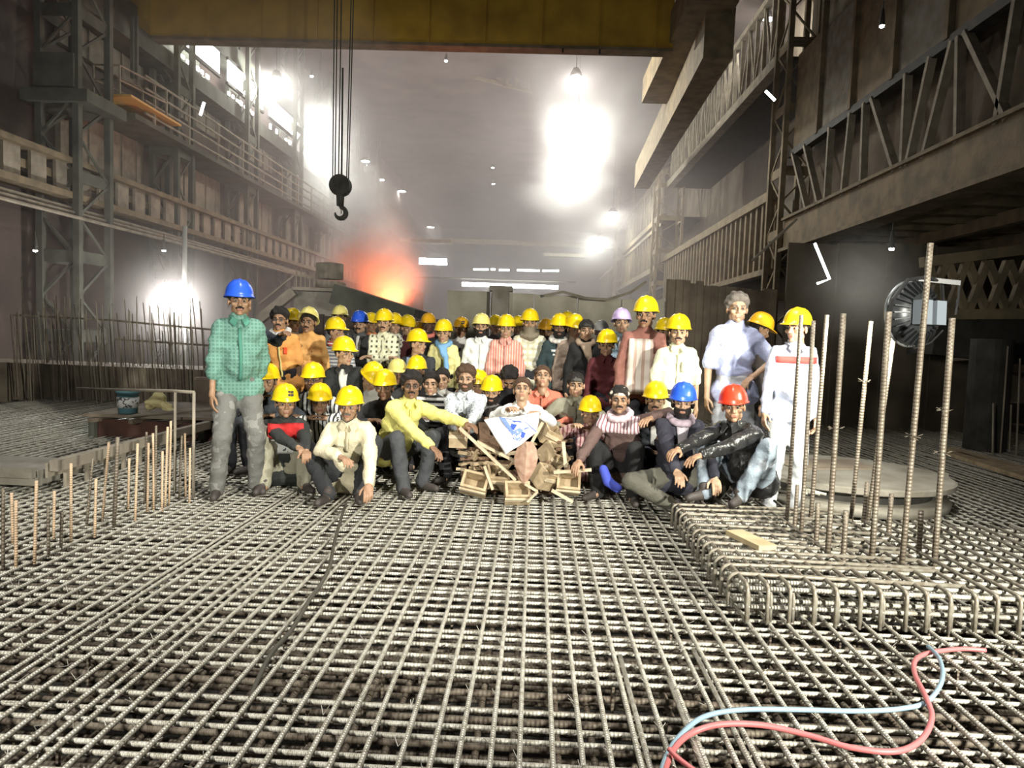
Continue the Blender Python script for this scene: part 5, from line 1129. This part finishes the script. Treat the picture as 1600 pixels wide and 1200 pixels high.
# printed sheet
TLp, TRp, BRp, BLp = onY(756, 656, 5.92), onY(843, 645, 5.98), onY(840, 676, 5.88), onY(790, 711, 5.80)
def bil(u, v_):
    p = (TLp*(1-u)+TRp*u)*(1-v_)+(BLp*(1-u)+BRp*u)*v_
    return p+Vector((0, .02*math.sin(u*7+v_*3)+.012*math.sin(v_*9), .006*math.sin(u*9)))
q = MB(); n = 16
q.add([bil(i/n, j/n) for j in range(n+1) for i in range(n+1)], [(j*(n+1)+i, j*(n+1)+i+1, (j+1)*(n+1)+i+1, (j+1)*(n+1)+i) for j in range(n) for i in range(n)])
sh_ = q.build('printed_sheet', mat('sheet_white', (.88, .88, .87), .8), None, True, label='white paper sheet with blue sketch print held over the pile', cat='paper sheet')
sh_.modifiers.new('t', 'SOLIDIFY').thickness = .004
def onsheet(px, py):    # nearest surface point in sheet coordinates found numerically
    best = None
    for i in range(41):
        for j in range(41):
            p = bil(i/40, j/40); c = MW.transposed() @ (p-Vector((0, 0, H))); X = 800+F*c[0]/-c[2]; Y_ = 600-F*c[1]/-c[2]; d = (X-px)**2+(Y_-py)**2
            if best is None or d < best[0]: best = (d, p)
    return best[1]+Vector((0, -.007, 0))
def blue(pts, m):
    b = MB(); P_ = [onsheet(*p) for p in pts]; b.add(P_, [tuple(range(len(P_)))]); o = b.build('blue_print', m, sh_); o.modifiers.new('t', 'SOLIDIFY').thickness = .003
MBl = mat('print_blue', (.04, .1, .5), .7); MBl2 = mat('print_pale_blue', (.16, .25, .66), .7)
blue([(780, 651), (789, 654), (805, 676), (800, 680)], MBl2); blue([(799, 657), (812, 658), (826, 668), (820, 671)], MBl); blue([(799, 662), (808, 664), (803, 672), (797, 668)], MBl)
blue([(801, 674), (812, 668), (818, 672), (806, 682)], MBl2); blue([(815, 674), (822, 676), (818, 684), (813, 681)], MBl); blue([(803, 680), (808, 688), (814, 685), (812, 683)], MBl2)
b = MB()
for a, c in (((780, 650), (822, 660)), ((822, 660), (838, 674)), ((786, 655), (803, 686)), ((803, 686), (811, 689)), ((811, 689), (820, 681)), ((796, 672), (803, 684)), ((806, 675), (816, 684))): b.bar(onsheet(*a), onsheet(*c), .006, .004)
b.build('blue_outline', MBl, sh_)
# blue shoe-like cloth by the headcloth man, dropped
q = Blob(); A = onY(955, 752, 5.95); q.cap(A+Vector((-.07, 0, .1)), A+Vector((-.03, -.02, 0)), .04, .045); q.cap(A+Vector((-.03, -.02, 0)), A+Vector((.05, -.04, -.05)), .045, .04); V, Q = q.remesh(.013, 2)
link('blue_glove', np_mesh('blue_glove', V, Q, [mat('glove_blue', (.06, .09, .5), .8)]), label='bright blue glove lying in front of the headcloth man', cat='glove')
q = MB(); q.tube([onZ(975, 745, .1), onZ(985, 765, .05), onZ(1000, 770, .03)], .03, 8); q.build('white_rag', M_white, label='small white rag beside the blue glove', cat='rag')
# yellow cloth and rods on the platform
q = Blob(); A = onZ(243, 640, .3); A = np.array(A)
for d_, r_ in (((0, 0, .1), (.12, .1, .09)), ((.05, 0, .14), (.1, .08, .07)), ((.13, 0, .05), (.08, .07, .06)), ((-.08, 0, .06), (.07, .06, .05)), ((.2, 0, -.0), (.06, .05, .04))): q.ell(A+np.array(d_), r_)
V, Q = q.remesh(.014, 1); V = wrinkle(V, normals(V, Q), .03, 9)
link('yellow_cloth', np_mesh('yellow_cloth', V, Q, [mat('cloth_pale_yellow', (.78, .68, .35), .85)]), label='crumpled pale yellow cloth heaped beside the blue pail', cat='cloth')
for i in range(3):
    q = MB(); q.tube([onZ(195+i*12, 651-i*2, .29), onZ(330, 640-i*3+i*i, .3)], .014, 6); q.build('loose_rod', M_steelp, label='loose pale rod lying on the platform by the yellow cloth', cat='rod', group='rods on the platform')
# ------------------------------------------------------------------ hoses
def spl(pts, n=8):
    P_ = [Vector(p) for p in pts]; out = []
    for i in range(len(P_)-1):
        p0, p1, p2, p3 = P_[max(i-1, 0)], P_[i], P_[i+1], P_[min(i+2, len(P_)-1)]
        for k in range(n):
            t = k/n; out.append(.5*((2*p1)+(p2-p0)*t+(2*p0-5*p1+4*p2-p3)*t*t+(3*p1-p0-3*p2+p3)*t**3))
    return out+[P_[-1]]
def hose(name, px, m, r, label, z=.02): q = MB(); q.tube(spl([onZ(a, b_, z+(c if c else 0)) for a, b_, c in px]), r, 8); q.build(name, m, None, True, label=label, cat='hose')
hose('blue_hose', [(1028, 1230, 0), (1040, 1185, 0), (1062, 1150, 0), (1100, 1120, .02), (1160, 1109, .02), (1250, 1109, .01), (1340, 1111, .01), (1410, 1107, .01), (1450, 1095, .01), (1472, 1062, .02), (1468, 1030, .02), (1450, 1010, 0)], mat('hose_blue_grey', (.26, .38, .46), .45), .0095, 'thin grey blue hose curling over the bars at lower right')
hose('red_hose', [(1035, 1215, 0), (1052, 1172, 0), (1080, 1146, .0), (1125, 1132, .02), (1190, 1133, .02), (1260, 1148, .01), (1330, 1168, .01), (1400, 1174, .01), (1440, 1155, .01), (1456, 1120, .01), (1446, 1088, .03), (1430, 1055, .02), (1430, 1032, .02), (1452, 1020, 0), (1500, 1014, 0), (1540, 1016, 0)], mat('hose_red', (.62, .17, .17), .45), .0105, 'thin red hose crossing the blue one at lower right')
hose('red_hose', [(1045, 1170, .03), (1060, 1185, .02), (1100, 1215, 0)], MATS['hose_red'], .0085, 'short dark red hose end at the bottom edge')
hose('black_cable', [(541, 785, 0), (530, 820, 0), (522, 850, 0), (515, 885, 0), (500, 915, 0), (482, 940, 0), (455, 985, 0), (425, 1020, -.02), (402, 1065, -.03), (385, 1110, -.05)], mat('cable_rubber', (.07, .065, .05), .5), .011, 'dark cable snaking down the mat left of centre')
for q_ in list(bpy.data.objects):
    if q_.type == 'MESH' and not q_.name.startswith(('haze', 'smoke')) and q_.data.users == 0: pass
